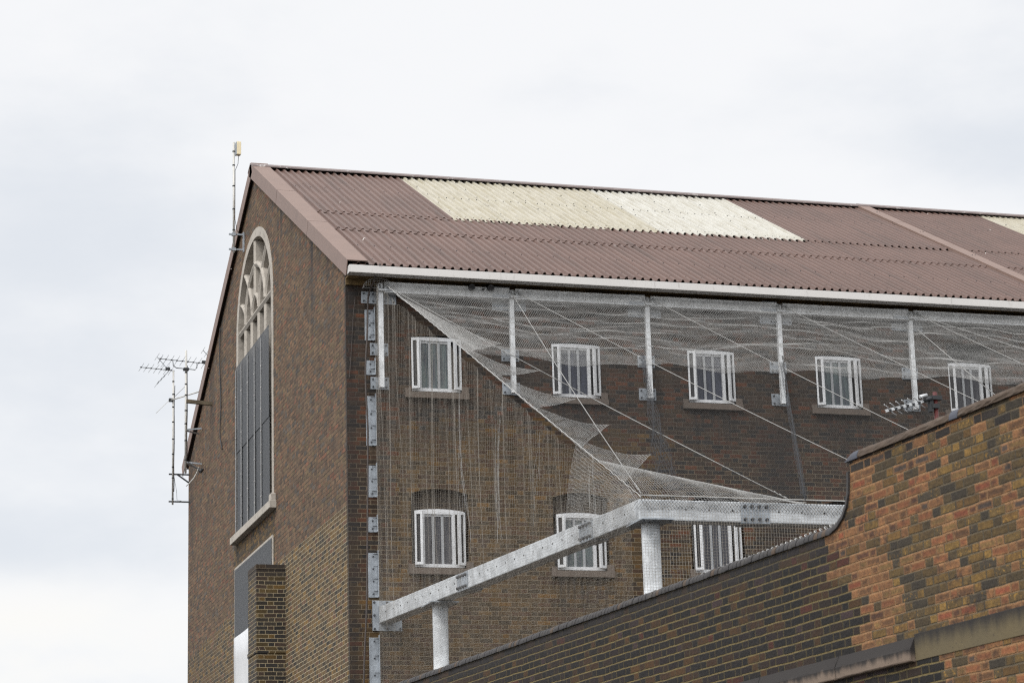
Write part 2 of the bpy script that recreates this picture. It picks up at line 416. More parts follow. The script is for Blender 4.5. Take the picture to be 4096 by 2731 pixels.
M['pane1'] = mat_pane('curtained_glass_teal', (88,100,100), (62,66,74)); M['pane2'] = mat_pane('curtained_glass_blue', (60,64,78), (44,48,58))
M['pane3'] = mat_pane('net_curtain_glass', (76,76,80), (50,50,56))
M['glass'] = mat_pane('dark_leaded_glass', (30,30,32), (20,20,22))
M['mullion_strip'] = mat_plain('grey_mullion_strip', lin(112,112,112), .6, .1, .2, 20.); M['screen'] = mat_mesh(); M['board'] = mat_plain('white_board', lin(192,193,194), .4, 0, .08, 1.5)
M['pale_twine'] = mat_plain('pale_net_twine', lin(166,165,162), .8, 0, .1); M['side_twine'] = mat_plain('weathered_net_twine', lin(150,144,135), .8, 0, .1)
M['dark_twine'] = mat_plain('grey_net_twine', lin(66,65,64), .8, 0, .1); M['seam_twine'] = mat_plain('dark_net_twine', lin(46,47,50), .8, 0, .1)
M['rope'] = mat_plain('grey_wire_rope', lin(140,139,136), .6, .1, .2, 60.)
M['pole'] = mat_plain('pale_mast_tube', lin(182,180,174), .5, .2, .15, 3.); M['black'] = mat_plain('black_clamp', lin(40,42,44), .6)
M['alum'] = mat_plain('grey_aerial_metal', lin(112,116,118), .4, .5); M['brightalu'] = mat_plain('bright_aerial_metal', lin(196,198,199), .35, .3)
M['cream'] = mat_plain('cream_plastic', lin(214,200,166), .5, 0, .06); M['wood'] = mat_plain('weathered_timber', lin(92,82,66), .9, 0, .3, 9.)
M['maroon'] = mat_plain('maroon_paint', lin(78,34,32), .5); M['cable'] = mat_plain('brown_cable', lin(66,58,54), .6)
M['whitec'] = mat_plain('white_cable', lin(220,218,212), .5); M['pipe'] = mat_plain('black_pipe', lin(48,48,52), .5)
M['cop_d'] = mat_stone('sooty_coping_brick', (66,64,64), (46,44,44), .5); M['cop_b'] = mat_stone('brown_coping', (84,70,57), (62,51,43), .5); M['cop_g'] = mat_stone('grey_bullnose_brick', (80,83,92), (62,64,72), .2)
M['band'] = mat_band('sooty_stone_block', (124,108,94), (98,85,74), 4.115, 4.045); M['band2'] = mat_band('stained_render_band', (100,87,60), (86,78,60), 4.24, 4.08)
M['ground'] = mat_plain('asphalt', lin(70,68,66), .95, 0, .2, 2.); M['inside'] = mat_plain('dark_interior', lin(30,28,27), .95)

# ================================================================== SETTING
gm = MB(); gm.add([(-700,-700,0),(700,-700,0),(700,700,0),(-700,700,0)], [(0,1,2,3)])
tag(gm.build('ground', M['ground'], None, fix=False), kind='structure')

# ================================================================== PRISON WING
D = 16.05; LX = 42.0; TAN = .529
def rz(y): return 13.26 + (y+.35)*TAN
COSR = 1/math.sqrt(1+TAN*TAN); SINR = TAN*COSR
def RP(x, s, h=0, back=False):          # point on the roof: s metres up the slope from y = -.35, h above it
    y = -.35 + s*COSR - h*SINR; z = 13.26 + s*SINR + h*COSR
    return (x, D-y if back else y, z)
SR = (8.025+.35)/COSR
wing = thing('brick_building', 'long dark brick wing with a gabled brown metal roof and barred cell windows', 'building', (0, 0, 0))

UP = [1.54 + i*2.465 for i in range(7)]; LO = [1.55 + i*2.45 for i in range(5)]
UP[4] = 11.45; UP[3] = 8.87
def arch_hole(c, w, z0, z1, rise, n=8):
    p = [(c-w/2, z0), (c+w/2, z0)]
    for i in range(n+1):
        t = i/n; x = c+w/2-w*t; p.append((x, z1 + rise*(1-(2*t-1)**2)))
    return p
hU = [arch_hole(c, .86, 11.14, 12.10 if i != 4 else 12.42, .03) for i, c in enumerate(UP)]
hL = [arch_hole(c, .98, 8.18, 9.43, .09) for c in LO]
fac = MB(); fac.prism([(.4,0),(LX,0),(LX,13.16),(.4,13.16)], lambda a, b, d: (a, d, b), 0, .34, holes=hU+hL, back=False)
fac.build('facade_wall', M['brick'], wing)
ga = MB()
TY0, TY1 = 6.16, 9.98
def arch_out(c=8.05, a=1.93, z0=14.55, bb=1.78, n=20, zb=10.4):
    p = [(c-a, zb), (c+a, zb)]
    for i in range(n+1):
        t = math.pi*i/n; p.append((c+a*math.cos(t), z0+bb*math.sin(t)))
    return p
gouter = [(0,0),(D,0),(D,13.1),(8.025,17.58),(0,13.1)]
lowwin = [(6.23,4.5),(10.12,4.5),(10.12,9.78),(6.23,9.78)]
ga.prism(gouter, lambda a, b, d: (d, a, b), 0, .4, holes=[arch_out(), lowwin], back=False)
gw = ga.build('gable_wall', M['brick'], wing)
ew = MB(); ew.box((0.4,D-.34,0),(LX,D,13.1)); ew.prism([(0.34,0),(D-.34,0),(D-.34,13.1),(8.025,17.5),(.34,13.1)], lambda a, b, d: (d, a, b), LX-.35, LX)
ew.build('rear_wall', M['brick'], wing)
il = MB(); il.box((.45,.5,.05),(LX-.5,.52,13.0)); il.add([(.42,.36,0),(.42,D-.36,0),(.42,D-.36,13),(.42,8,17.4),(.42,.36,13)], [(0,1,2,3,4)])
il.build('inner_lining', M['inside'], wing, fix=False)

# ---- roof sheets
PIT = .147
def sheet(x0, x1, s0, s1, lift0, lift1, back=False, h0=0.):
    mb = MB(); n = max(1, round((x1-x0)/PIT)); p = (x1-x0)/n; prof = []
    for i in range(n):
        x = x0+i*p
        prof += [(x, -.04), (x+.46*p, -.04), (x+.58*p, 0), (x+.8*p, 0), (x+.92*p, -.04)]
    prof.append((x1, -.04)); k = len(prof); vs = []
    for s, l in ((s0, lift0), (s1, lift1)): vs += [RP(x, s, h+l+h0, back) for x, h in prof]
    mb.add(vs, [(i, i+1, k+i+1, k+i) for i in range(k-1)])
    vl = [RP(x, s0, h+lift0+h0, back) for x, h in prof] + [RP(x, s0, h+lift0+h0-.014, back) for x, h in prof]
    mb.add(vl, [(i+1, i, k+i, k+i+1) for i in range(k-1)])
    return mb, n, p
def screws(mb, x0, n, p, rows, h0=0., step=2, size=.010):
    for s in rows:
        for i in range(0, n, step):
            x = x0+i*p+.69*p
            c = RP(x, s, .004+h0)
            mb.tube([RP(x, s, h0), RP(x, s, h0+.010)], size, 6, 1)
bays = [(.02, 2.97), (2.97, 10.05), (10.05, 13.2), (13.45, 16.1), (16.1, 23.4), (23.4, LX)]
for i, (x0, x1) in enumerate(((.02, 13.25), (13.42, LX))):
    for s0, s1, l0, rows in ((-.13, 3.12, .006, (.15, 1.35)), (2.98, 4.78, .012, (3.12,))):
        mb, n, p = sheet(x0, x1, s0, s1, l0+.008, .0)
        screws(mb, x0, n, p, rows, .008)
        mb.build('roof_sheet', [M['roof'], M['bolt']], wing, fix=False)
for i, (x0, x1) in enumerate(bays):
    if i in (1, 4):
        k = 7; w = (x1-x0)/k
        for j in range(k):
            mb, n, p = sheet(x0+j*w, x0+(j+1)*w+.06, 4.63, SR-.06, .024+.003*(j % 2), .012)
            for s in (4.8, 5.4, 6.3, 7.2, 8.1, 8.9): mb.tube([RP(x0+j*w+.1, s, .0), RP(x0+j*w+.1, s, .028)], .012, 6, 1)
            for s in (4.78, 6.9, 9.1):
                for q in range(1, n): mb.tube([RP(x0+j*w+q*p+.69*p, s, .0), RP(x0+j*w+q*p+.69*p, s, .030)], .011, 6, 1)
            o = mb.build('rooflight_sheet', [M['skyA'] if j < 4 else M['skyB'], M['bolt']], wing, fix=False)
            o['label'] = 'yellowed translucent rooflight sheet' if j < 4 else 'paler translucent rooflight sheet'
    else:
        mb, n, p = sheet(x0, x1, 4.65, SR-.06, .02, .008); screws(mb, x0, n, p, (4.82, 7.2), .012)
        mb.build('roof_sheet', [M['roof'], M['bolt']], wing, fix=False)
bk = MB(); bk.add([RP(.02,-.1,0,True), RP(LX,-.1,0,True), RP(LX,SR,0,True), RP(.02,SR,0,True)], [(0,3,2,1)])
bk.add([RP(.02,-.1,-.06,True), RP(LX,-.1,-.06,True), RP(LX,SR,-.06,True), RP(.02,SR,-.06,True)], [(0,1,2,3)])
bk.add([RP(.05,-.05,-.09), RP(LX,-.05,-.09), RP(LX,SR,-.09), RP(.05,SR,-.09)], [(0,1,2,3)])
bk.build('roof_sheet', M['roof'], wing, fix=False)
# cover strip over the sheet joint
cs = MB()
for s0, s1 in ((-.1, 2.55), (2.56, 5.0), (5.01, 7.4), (7.41, SR-.05)):
    vs = [RP(x, s, h) for s in (s0, s1) for x, h in ((13.2,.0),(13.2,.05),(13.47,.05),(13.47,.0))]
    cs.add(vs, [(0,1,5,4),(1,2,6,5),(2,3,7,6),(0,3,2,1),(4,5,6,7)])
    for q in (.3, .5): cs.tube([RP(13.24+.1, s0+(s1-s0)*.55+q*.02, .05), RP(13.24+.1, s0+(s1-s0)*.55+q*.02, .056)], .014, 6, 1)
    cs.tube([RP(13.4, s0+(s1-s0)*.55, .05), RP(13.4, s0+(s1-s0)*.55, .056)], .014, 6, 1)
cs.build('cover_strip', [M['fascia'], M['bolt']], wing, fix=False)
# ridge cap in lengths
for x0, x1 in ((-.09, 4.6), (4.58, 9.0), (8.98, 13.3), (13.28, 17.7), (17.68, 24), (23.98, 31), (30.98, LX+.1)):
    rc = MB(); up = .012 if int(x0) % 2 else .004
    poly = [(-.26,-.17+.02),(-.26,-.135+.02),(0,0),(.26,-.135+.02),(.26,-.17+.02),(0,-.035)]
    rc.prism(poly, lambda a, b, d: (d, 8.025+a, rz(8.025)+.05+up+b), x0, x1)
    rc.build('ridge_cap', M['ridge'], wing, bevel=.006)
# verge flashings (fascia + top strip) in three lengths on each slope
for back in (False, True):
    for s0, s1 in ((-.15, 3.29), (3.31, 6.44), (6.46, SR+.05)):
        vf = MB(); xs = -.08
        for a0, a1, h0, h1 in ((xs, .27, .022, .04), (xs, xs+.014, -.235, .022)):
            vs = [RP(x, s, h, back) for s in (s0, s1) for x, h in ((a0,h0),(a1,h0),(a1,h1),(a0,h1))]
            vf.add(vs, [(0,1,2,3),(7,6,5,4),(0,4,5,1),(1,5,6,2),(2,6,7,3),(3,7,4,0)])
        vf.build('verge_flashing', M['fascia'], wing)
# gutter and eave board
GX = [-.05, 2.55, 5.3, 8.12, 10.9, 13.7, 16.5, 20, 24, 28, 33, LX]
gu = MB()
for a, b in zip(GX, GX[1:]):
    prof = [(-.56,13.0),(-.56,13.13),(-.548,13.13),(-.548,13.012),(-.372,13.012),(-.372,13.12),(-.36,13.12),(-.36,13.0)]
    gu.prism(prof, lambda u, v, d: (d, u, v), a, b-.004)
    gu.box((b-.06,-.563,12.997),(b-.0045,-.5605,13.132))
gu.box((-.058,-.558,13.002),(-.051,-.362,13.128))
gu.build('gutter', M['gutter'], wing)
eb = MB(); eb.box((.0,-.36,13.03),(LX,-.001,13.06)); eb.box((0,-.05,12.93),(LX,-.002,13.028))
eb.build('eave_board', M['eave'], wing)

# ---- cell windows
def window(c, z0, zt, pane, head=.06, dy=.03, w=.84):
    fr = MB(); x0 = c-w/2; x1 = c+w/2; h = zt-z0
    Y = lambda a, b: (dy+a, dy+b)
    fr.box((x0, dy, z0), (x1, dy+.07, z0+.055))
    fr.box((x0, dy, zt-.05), (x1, dy+.07, zt))
    for a, b in ((x0, x0+.025), (x0+.14, x0+.168), (x1-.205, x1-.15), (x1-.025, x1)): fr.box((a, dy+.001, z0+.055), (b, dy+.069, zt-.05))
    fr.box((x0+.168, dy+.03, zt-.085), (x1-.205, dy+.06, zt-.05))
    fr.prism(arch_hole(c, w, zt, zt+.002, head*.6), lambda a, b, d: (a, d, b), dy+.006, dy+.066)
    o = fr.build('window', M['upvc'], wing)
    pn = MB(); pn.box((x0+.16, dy+.045, z0+.05), (x1-.2, dy+.055, zt-.045)); pn.build('pane', pane, o)
    for q0, q1 in ((x0+.02, x0+.145), (x1-.155, x1-.02)):
        dk = MB(); dk.box((q0, dy+.045, z0+.05), (q1, dy+.055, zt-.05)); dk.build('vent_opening', M['slot'], o)
    for t in (.32, .66):
        b = MB(); xa = x0+.168+(w-.373)*t; b.box((xa-.022, dy+.022, z0+.056), (xa+.022, dy+.04, zt-.051)); b.build('bar', M['bars'], o)
    for sx in (-1, 1):
        s = MB(); hx = x0+.006 if sx < 0 else x1-.006
        Mx = Matrix.Translation((hx, dy-.004, 0)) @ Matrix.Rotation(R(24)*sx, 4, 'Z')
        W = .135
        def bx(a, b): s.box((a[0]*-sx if sx > 0 else a[0], a[1], a[2]), (b[0]*-sx if sx > 0 else b[0], b[1], b[2]), a[3] if len(a) > 3 else 0, Mx)
        sg = lambda a0, a1: (min(a0*-sx, a1*-sx), max(a0*-sx, a1*-sx))
        for (a0, a1), (q0, q1), mm in (((0,.03),(z0+.03,zt-.02),0), ((W-.042,W),(z0+.03,zt-.02),0), ((.03,W-.042),(z0+.03,z0+.075),0), ((.03,W-.042),(zt-.065,zt-.02),0), ((.03,W-.042),(z0+.075,zt-.065),1)):
            u0, u1 = sg(a0, a1)
            s.box((u0, -.045 if mm == 0 else -.02, q0), (u1, 0, q1), mm, Mx)
        s.build('sash', [M['upvc'], M['slot']], o)
    si = MB(); si.box((c-.55, -.07, z0-.135), (c+.55, .12, z0-.03)); si.box((c+.43, -.035, z0-.029), (c+.55, .0, z0+.085)); si.box((c-.55, -.035, z0-.029), (c-.45, .0, z0+.04))
    si.build('sill', M['sill'], o, bevel=.006)
    return o
for i, c in enumerate(UP):
    window(c, 11.17, 12.09, [M['pane1'], M['pane2'], M['pane2'], M['pane1'], M['pane3'], M['pane2'], M['pane3']][i], head=.03, dy=.02 if i != 4 else .06)
for i, c in enumerate(LO):
    o = window(c, 8.215, 9.15, M['pane3'] if i != 1 else M['pane1'], dy=.05)
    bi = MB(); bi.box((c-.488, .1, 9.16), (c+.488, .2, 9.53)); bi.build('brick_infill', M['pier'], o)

# ---- tall traceried window in the gable
tw = MB(); X0, X1 = -.012, .38
fy = lambda a, b, d: (d, a, b)
def curve_bar(pts, w, x0=.0, x1=.37):
    n = len(pts); L = []; Rr = []
    for i in range(n):
        p = Vector(pts[i]); t = (Vector(pts[min(i+1, n-1)])-Vector(pts[max(i-1, 0)])).normalized(); nn = Vector((-t.y, t.x))
        L.append(tuple(p+nn*w/2)); Rr.append(tuple(p-nn*w/2))
    for i in range(n-1):
        q = [L[i], L[i+1], Rr[i+1], Rr[i]]
        vs = [fy(a, b, x0) for a, b in q]+[fy(a, b, x1) for a, b in q]
        tw.add(vs, [(0,1,2,3),(7,6,5,4),(0,4,5,1),(1,5,6,2),(2,6,7,3),(3,7,4,0)])
        c = [(Vector(a)*.6+Vector(b)*.4) for a, b in ((L[i],Rr[i]),(L[i+1],Rr[i+1]),(Rr[i+1],L[i+1]),(Rr[i],L[i]))]
        vs = [fy(a.x, a.y, x0-.035) for a in c]+[fy(a, b, x0+.002) for a, b in q]
        tw.add(vs, [(0,1,2,3),(0,4,5,1),(1,5,6,2),(2,6,7,3),(3,7,4,0)])
co_ = arch_out(8.05, 1.925, 14.55, 1.775, 24, 10.42); ci_ = arch_out(8.05, 1.73, 14.52, 1.62, 24, 10.52)
tw.prism(co_, fy, X0, X1, holes=[ci_])
def qb(p0, p1, p2, n=8): return [tuple(Vector(p0)*(1-t)**2+Vector(p1)*2*t*(1-t)+Vector(p2)*t*t) for t in [i/n for i in range(n+1)]]
for y in (7.04, 7.71, 8.44, 9.12): curve_bar([(y, 10.5), (y, 14.52)], .13, .03)
curve_bar([(6.36, 14.6), (9.74, 14.6)], .13, .02)
curve_bar([(8.09, 15.0), (8.09, 16.12)], .11, .028)
for sg in (1, -1):
    mir = lambda pts: [(8.075+sg*(a-8.075), b) for a, b in pts]
    curve_bar(mir(qb((7.04,14.66),(7.12,15.45),(8.09,15.64))), .12, .024)           # inner arch
    curve_bar(mir(qb((7.72,14.66),(7.66,15.25),(6.84,15.78))), .1, .036)           # crossing rib
    curve_bar(mir(qb((7.74,14.66),(7.78,14.94),(8.09,15.0))), .1, .032)             # centre light head
    curve_bar(mir(qb((7.04,14.66),(7.0,15.0),(6.5,15.2))), .1, .04)
tro = tw.build('tracery_window', M['stone'], wing)
ts = MB(); ts.box((-.13, 5.93, 10.28), (.3, 10.08, 10.425)); ts.box((-.1,5.95,10.426),(.0,6.16,10.56)); ts.build('stone_sill', M['stone'], tro, bevel=.01)
tg = MB(); tg.prism(arch_out(8.05, 1.76, 14.5, 1.66, 20, 10.5), fy, .36, .375); tg.build('leaded_glass', M['glass'], tro)
for y0, y1, z0, z1, xo in ((6.27,7.12,10.45,12.6,-.058), (6.93,9.8,10.45,12.6,-.05), (6.27,7.12,12.1,13.9,-.068), (6.93,9.8,12.1,13.9,-.062)):
    ms = MB(); ms.box((xo, y0, z0), (xo+.004, y1, z1)); ms.build('mesh_screen', M['screen'], tro)
for y in (7.04, 7.71, 8.44, 9.12, 9.72):  # added pale strips; the mullions behind get too little light to show
    ms = MB(); ms.box((-.076, y-.05, 10.47), (-.069, y+.05, 13.84)); k = 7
    for i in range(k): ms.tube([(-.076, y-.02, 10.7+3*i/k), (-.084, y-.02, 10.7+3*i/k)], .016, 6, 1)
    ms.build('added_mullion_strip', [M['mullion_strip'], M['gutter']], tro)
# ---- lower gable window
lw = MB(); lw.box((.03,6.29,9.36),(.27,10.07,9.73)); lw.prism([(6.2,4.45),(10.16,4.45),(10.16,9.82),(6.2,9.82)], fy, -.02, .3, holes=[[(6.29,4.6),(10.07,4.6),(10.07,9.74),(6.29,9.74)]])
for y in (7.1, 7.85, 8.55, 9.25): lw.box((.02, y-.06, 4.6), (.28, y+.06, 9.74))
lwo = lw.build('gable_window', M['stone'], wing)
g2 = MB(); g2.box((.22,6.25,4.5),(.24,10.1,9.7)); g2.build('leaded_glass', M['glass'], lwo)
g3 = MB(); g3.box((-.03,6.27,8.3),(-.026,10.09,9.77)); g3.build('mesh_screen', M['screen'], lwo)
g4 = MB(); ny = 14
for i in range(ny+1):
    y = 6.25+3.8*i/ny
vs = []; 
for j in range(9):
    for i in range(ny+1): vs.append((-.05-.004*math.sin(i*1.1+j*.7)-.002*math.sin(j*1.9), 6.3+3.74*i/ny, 5+3.39*j/8))
g4.add(vs, [(j*(ny+1)+i, (j+1)*(ny+1)+i, (j+1)*(ny+1)+i+1, j*(ny+1)+i+1) for j in range(8) for i in range(ny)], 0, True)
g4o = g4.build('white_board', M['board'], lwo, fix=False); g4o.modifiers.new('thick', 'SOLIDIFY').thickness = .012
# ---- brick pier against the gable
pr = MB(); pr.box((-.535,5.13,0),(-.001,5.93,7.46)); pr.box((-.55,5.115,7.46),(-.001,5.945,7.535)); pr.box((-.535,5.13,7.535),(-.001,5.93,8.98)); pr.box((-.54,5.12,8.98),(-.001,5.94,9.07))
pr.build('brick_pier', M['pier'], wing)
fl = MB(); fl.prism([(5.93,8.98),(6.3,8.98),(6.3,9.3)], lambda a, b, d: (d, a, b), -.012, -.002); 

# ================================================================== STEEL FRAME
ZB, ZT = 7.27, 7.54
def bolts(mb, spots, d, r=.02, l=.035, m=1):
    for p in spots: mb.tube([p, Vector(p)+Vector(d)*l], r, 6, m)
def steel_beam(name, label, p, q, w, group, joints=(), holes=()):
    p = Vector(p); q = Vector(q); t = thing(name, label, 'steel beam', p, 0, group)
    d = (q-p).normalized(); side = Vector((d.y, -d.x, 0))   # towards the outside of the cage
    L = (q-p).length; mb = MB(); h = (ZT-ZB)
    mb.bar((0,0,-h/2), d*L+Vector((0,0,-h/2)), w, h)
    o = mb.build('box_section', M['galv'], t, bevel=.012)
    hb = MB(); k = int(L/.33)
    for i in range(1, k+1):
        c = d*(i*L/(k+1)) + side*(w/2) + Vector((0,0,-h*.45)); hb.tube([c, c+side*.006], .011, 6)
    hb.build('fixing_hole', M['slot'], t)
    for jx in joints:
        pl = MB(); c = d*jx + side*(w/2+.006) + Vector((0,0,-h/2-.01)); pl.bar(c-d*.2, c+d*.2, .012, h*1.0, 0)
        bolts(pl, [c+d*(-.15+.1*i)+Vector((0,0,z)) for i in range(4) for z in (-.085,.085)], side, .022, .04)
        c2 = d*jx + Vector((0,0,-h-.008)); pl.bar(c2-d*.2, c2+d*.2, w*.9, .014, 0)
        pl.build('splice_plate', [M['galvd'], M['bolt']], t)
    return t
b1 = steel_beam('steel_beam', 'thick galvanised box beam running from the facade out to the cage corner', (.61,-.012,ZT), (1.745,-9.28,ZT), .25, 'cage beams', (3.55, 7.85))
pb = MB(); pb.box((.38,-.022,7.15),(.87,-.001,7.64)); bolts(pb, [(x,-.022,z) for x in (.41,.62,.84) for z in (7.18,7.61)]+[(.41,-.022,7.4),(.84,-.022,7.4)], (0,-1,0), .018, .025)
pbo = pb.build('end_plate', [M['galvd'], M['bolt']], b1); pbo.matrix_parent_inverse = Matrix.Translation((-.61,.012,-ZT))
b2 = steel_beam('steel_beam', 'thick galvanised box beam along the front of the net cage', (1.62,-9.275,ZT), (14.5,-9.275,ZT), .25, 'cage beams', (1.6, 6.0))
def column(x, y, label, r=.12):
    t = thing('steel_column', label, 'column', (x, y, 0), 0, 'round cage columns')
    c = MB(); c.tube([(0,0,0),(0,0,ZB-.03)], r, 28); c.build('post', M['galv'], t)
    p = MB(); p.box((-.22,-.3,ZB-.03),(.22,.3,ZB-.012)); p.box((.12,.02,ZB-.16),(.135,.26,ZB-.031)); bolts(p, [(sx*.18, sy*.26, ZB-.03) for sx in (-1,1) for sy in (-1,1)], (0,0,-1), .016, .03); p.build('cap_plate', [M['galvd'], M['bolt']], t)
    return t
column(.91,-2.25,'round galvanised column under the side beam, nearer the brick corner')
column(1.80,-9.32,'round galvanised column at the corner where the two big beams meet')

# ---- posts with plates on the facade
PX = [.565, 2.845, 5.285, 7.735, 10.265]
POSTL = ['square white net post nearest the gable corner', 'square net post between the first and second cell windows', 'square net post between the second and third cell windows', 'square net post between the third and fourth cell windows', 'square net post beside the yagi aerial and last full cell window']
p0 = thing('net_post', POSTL[0], 'post', (PX[0], 0, 0), 0, 'net posts on the facade')
mb = MB(); mb.box((-.04,-.18,11.16),(.04,-.098,12.955)); mb.build('shaft', M['postw'], p0, bevel=.006)
for (a, b, z0, z1) in ((-.3,.3,12.63,12.835), (-.16,.15,11.74,11.95), (-.16,.15,11.16,11.37)):
    pl = MB(); pl.box((a,-.014,z0),(b,-.001,z1)); pl.box((-.03,-.094,z0+.04),(.03,-.014,z1-.04))
    xs = (a+.04, b-.04) if b-a < .4 else (a+.04, a+.2, b-.2, b-.04)
    bolts(pl, [(x,-.014,z) for x in xs for z in (z0+.04, z1-.04)], (0,-1,0), .014, .035)
    pl.build('wall_plate', [M['galvd'], M['bolt']], p0)
sh = MB()
for dx in (-.03, .1):
    pts = [(dx+.03*math.cos(t), -.24-.012*math.sin(t*2), 12.86+.055*math.sin(t)) for t in [R(a) for a in range(-30, 240, 30)]]
    sh.tube(pts, .015, 6)
sh.box((-.06,-.25,12.80),(.14,-.18,12.83)); sh.build('shackle', M['galv'], p0)
for i in range(1, 5):
    o = copy_tree(p0); o.location = (PX[i]+(.0), 0, 0); o['label'] = POSTL[i]
# ---- top beams between the posts
TBL = ['galvanised rail under the gutter above the first cell window', 'galvanised rail under the gutter above the second cell window', 'galvanised rail under the gutter above the third cell window', 'galvanised rail under the gutter above the fourth cell window', 'galvanised rail under the gutter beyond the last net post']
for i in range(5):
    x0 = PX[i]+.055; x1 = (PX[i+1]-.055) if i < 4 else 14.4
    t = thing('top_rail', TBL[i], 'steel rail', (x0, 0, 0), 0, 'rails under the gutter')
    mb = MB(); L = x1-x0
    prof = [(-.225,12.78),(-.075,12.78),(-.075,12.96),(-.225,12.96),(-.225,12.94),(-.20,12.86),(-.225,12.80)]
    mb.prism(prof, lambda a, b, d: (d, a, b), 0, L); mb.build('channel', M['postw'], t)
    mb = MB(); mb.box((L-.28,-.232,12.962),(L-.0,-.07,12.972)) if i < 4 else mb.box((L-.3,-.232,12.962),(L,-.07,12.972))
    mb.box((L-.3,-.233,12.79),(L-.02,-.2275,12.85)); mb.build('joint_plate', M['galvd'], t)
# ---- angle brackets down the corner
AB = [(12.54,11.99), (11.67,11.4), (11.06,10.2), (9.89,9.34), (9.03,8.76), (8.44,7.69), (7.06,6.1)]
ABL = ['topmost angle bracket under the first wall plate', 'short angle bracket between the lower two plates of the corner post', 'longest upper angle bracket on the dark brick corner', 'angle bracket fourth from the top of the corner row', 'smallest square angle bracket on the brick corner', 'angle bracket just above the big beam end plate', 'lowest angle bracket, below the end plate of the big beam']
for (zt, zb), lb in zip(AB, ABL):
    t = thing('angle_bracket', lb, 'bracket', (.32, 0, zb), 0, 'angle brackets down the corner')
    h = zt-zb; mb = MB(); mb.box((0,-.01,0),(.155,-.001,h-.02)); mb.box((.155,-.07,-.0),(.165,-.001,h+.02)); mb.box((.1,-.03,.0),(.155,-.011,.03))
    mb.build('angle_plate', M['galvd'], t, bevel=.003)
    bo = MB(); k = 2 if h < .4 else (3 if h < .65 else 4)
    for i in range(k):
        z = .06+(h-.14)*i/(k-1); bo.tube([(.085,-.01,z),(.085,-.03,z)], .013, 6); bo.tube([(.08,-.045,z+.035),(.155,-.045,z+.035)], .006, 6)
    bo.build('pin', M['bolt'], t)
# ---- pipes and cables at the eave
for x, r, l, lb in ((2.12,.055,.28,'wide black pipe stub under the gutter, beside the paired stubs'), (2.33,.035,.22,'thinner black pipe stub of the pair under the gutter'), (2.45,.055,.3,'wide black pipe stub of the pair under the gutter')):
    mb = MB(); pts = [(x,.05,12.99),(x,-l,12.93)]; mb.tube(pts, r, 14)
    mb.tube([(x,-l-.001,12.93),(x,-l-.004,12.9299)], r*.78, 14, 1)
    tag(mb.build('pipe_stub', [M['pipe'], M['slot']]), lb, 'pipe', 'pipe stubs at the eave')
def cable(name, label, pts, r, mat, group=None, n=6, cat='cable', sub=6):
    P = []; pts = [Vector(p) for p in pts]
    for i in range(len(pts)-1):
        a = pts[max(i-1,0)]; b = pts[i]; c = pts[i+1]; d = pts[min(i+2, len(pts)-1)]
        for k in range(sub):
            t = k/sub; P.append(.5*((2*b)+(c-a)*t+(2*a-5*b+4*c-d)*t*t+(3*b-a-3*c+d)*t**3))
    P.append(pts[-1]); mb = MB(); mb.tube(P, r, n)
    return tag(mb.build(name, mat), label, cat, group)
cable('drooping_cable', 'long brown cable drooping from the gutter down the brick corner', [(.46,-.575,13.16),(.40,-.3,12.9),(.36,-.12,12.7),(.34,-.1,12.1),(.30,-.09,11.4),(.325,-.1,10.5),(.32,-.1,10.1),(.27,-.1,7.7),(.2,-.09,6.2),(.15,-.08,3),(.15,-.06,.05)], .016, M['cable'])
cable('drooping_cable', 'thin pale wire looped on the corner bricks', [(.16,-.02,12.72),(.12,-.03,12.4),(.09,-.02,11.9),(.04,-.03,11.3)], .005, M['cable'])
cable('drooping_cable', 'thin black wire hanging down the far half of the gable', [(-.02,11.83,15.3),(-.03,11.85,14.6),(-.02,11.75,13.6),(-.03,11.8,13),(-.02,11.6,12.6)], .012, M['black'])

# ================================================================== NETS (knotted twine built line by line)
def twine(name, lines, r, mat, parent=None, label=None, cat=None, group=None):
    V = []; F = []; base = 0
    ang = [0, 2*math.pi/3, 4*math.pi/3]
    for P in lines:
        P = np.asarray(P, float); n = len(P)
        if n < 2: continue
        T = np.gradient(P, axis=0); T /= np.linalg.norm(T, axis=1)[:, None]+1e-9
        ref = np.where(np.abs(T[:, 2:3]) < .8, np.array([[0, 0, 1.]]), np.array([[1., 0, 0]]))
        A = np.cross(T, ref); A /= np.linalg.norm(A, axis=1)[:, None]+1e-9; B = np.cross(T, A)
        ring = np.stack([P + r*(math.cos(a)*A+math.sin(a)*B) for a in ang], 1).reshape(-1, 3)
        V.append(ring); i = np.arange(n-1)[:, None]*3; j = np.arange(3)[None]; jn = (j+1) % 3
        F.append((np.stack([i+j, i+jn, i+3+jn, i+3+j], -1).reshape(-1, 4))+base); base += len(ring)
    V = np.concatenate(V); F = np.concatenate(F)
    me = bpy.data.meshes.new(name); me.vertices.add(len(V)); me.vertices.foreach_set('co', V.ravel())
    me.loops.add(F.size); me.loops.foreach_set('vertex_index', F.ravel().astype(np.int32))
    me.polygons.add(len(F)); me.polygons.foreach_set('loop_start', np.arange(0, F.size, 4, dtype=np.int32)); me.polygons.foreach_set('loop_total', np.full(len(F), 4, np.int32))
    me.update(calc_edges=True); me.materials.append(mat)
    o = bpy.data.objects.new(name, me); COL.objects.link(o)
    if parent: o.parent = parent
    return tag(o, label, cat, group)
CELL = .032
A0 = np.array([.60, -.24, 12.93]); B0 = np.array([1.66, -9.42, 7.56])      # hip rope: rail end -> cage corner
def xl(v): return A0[0] + (B0[0]-A0[0])*v
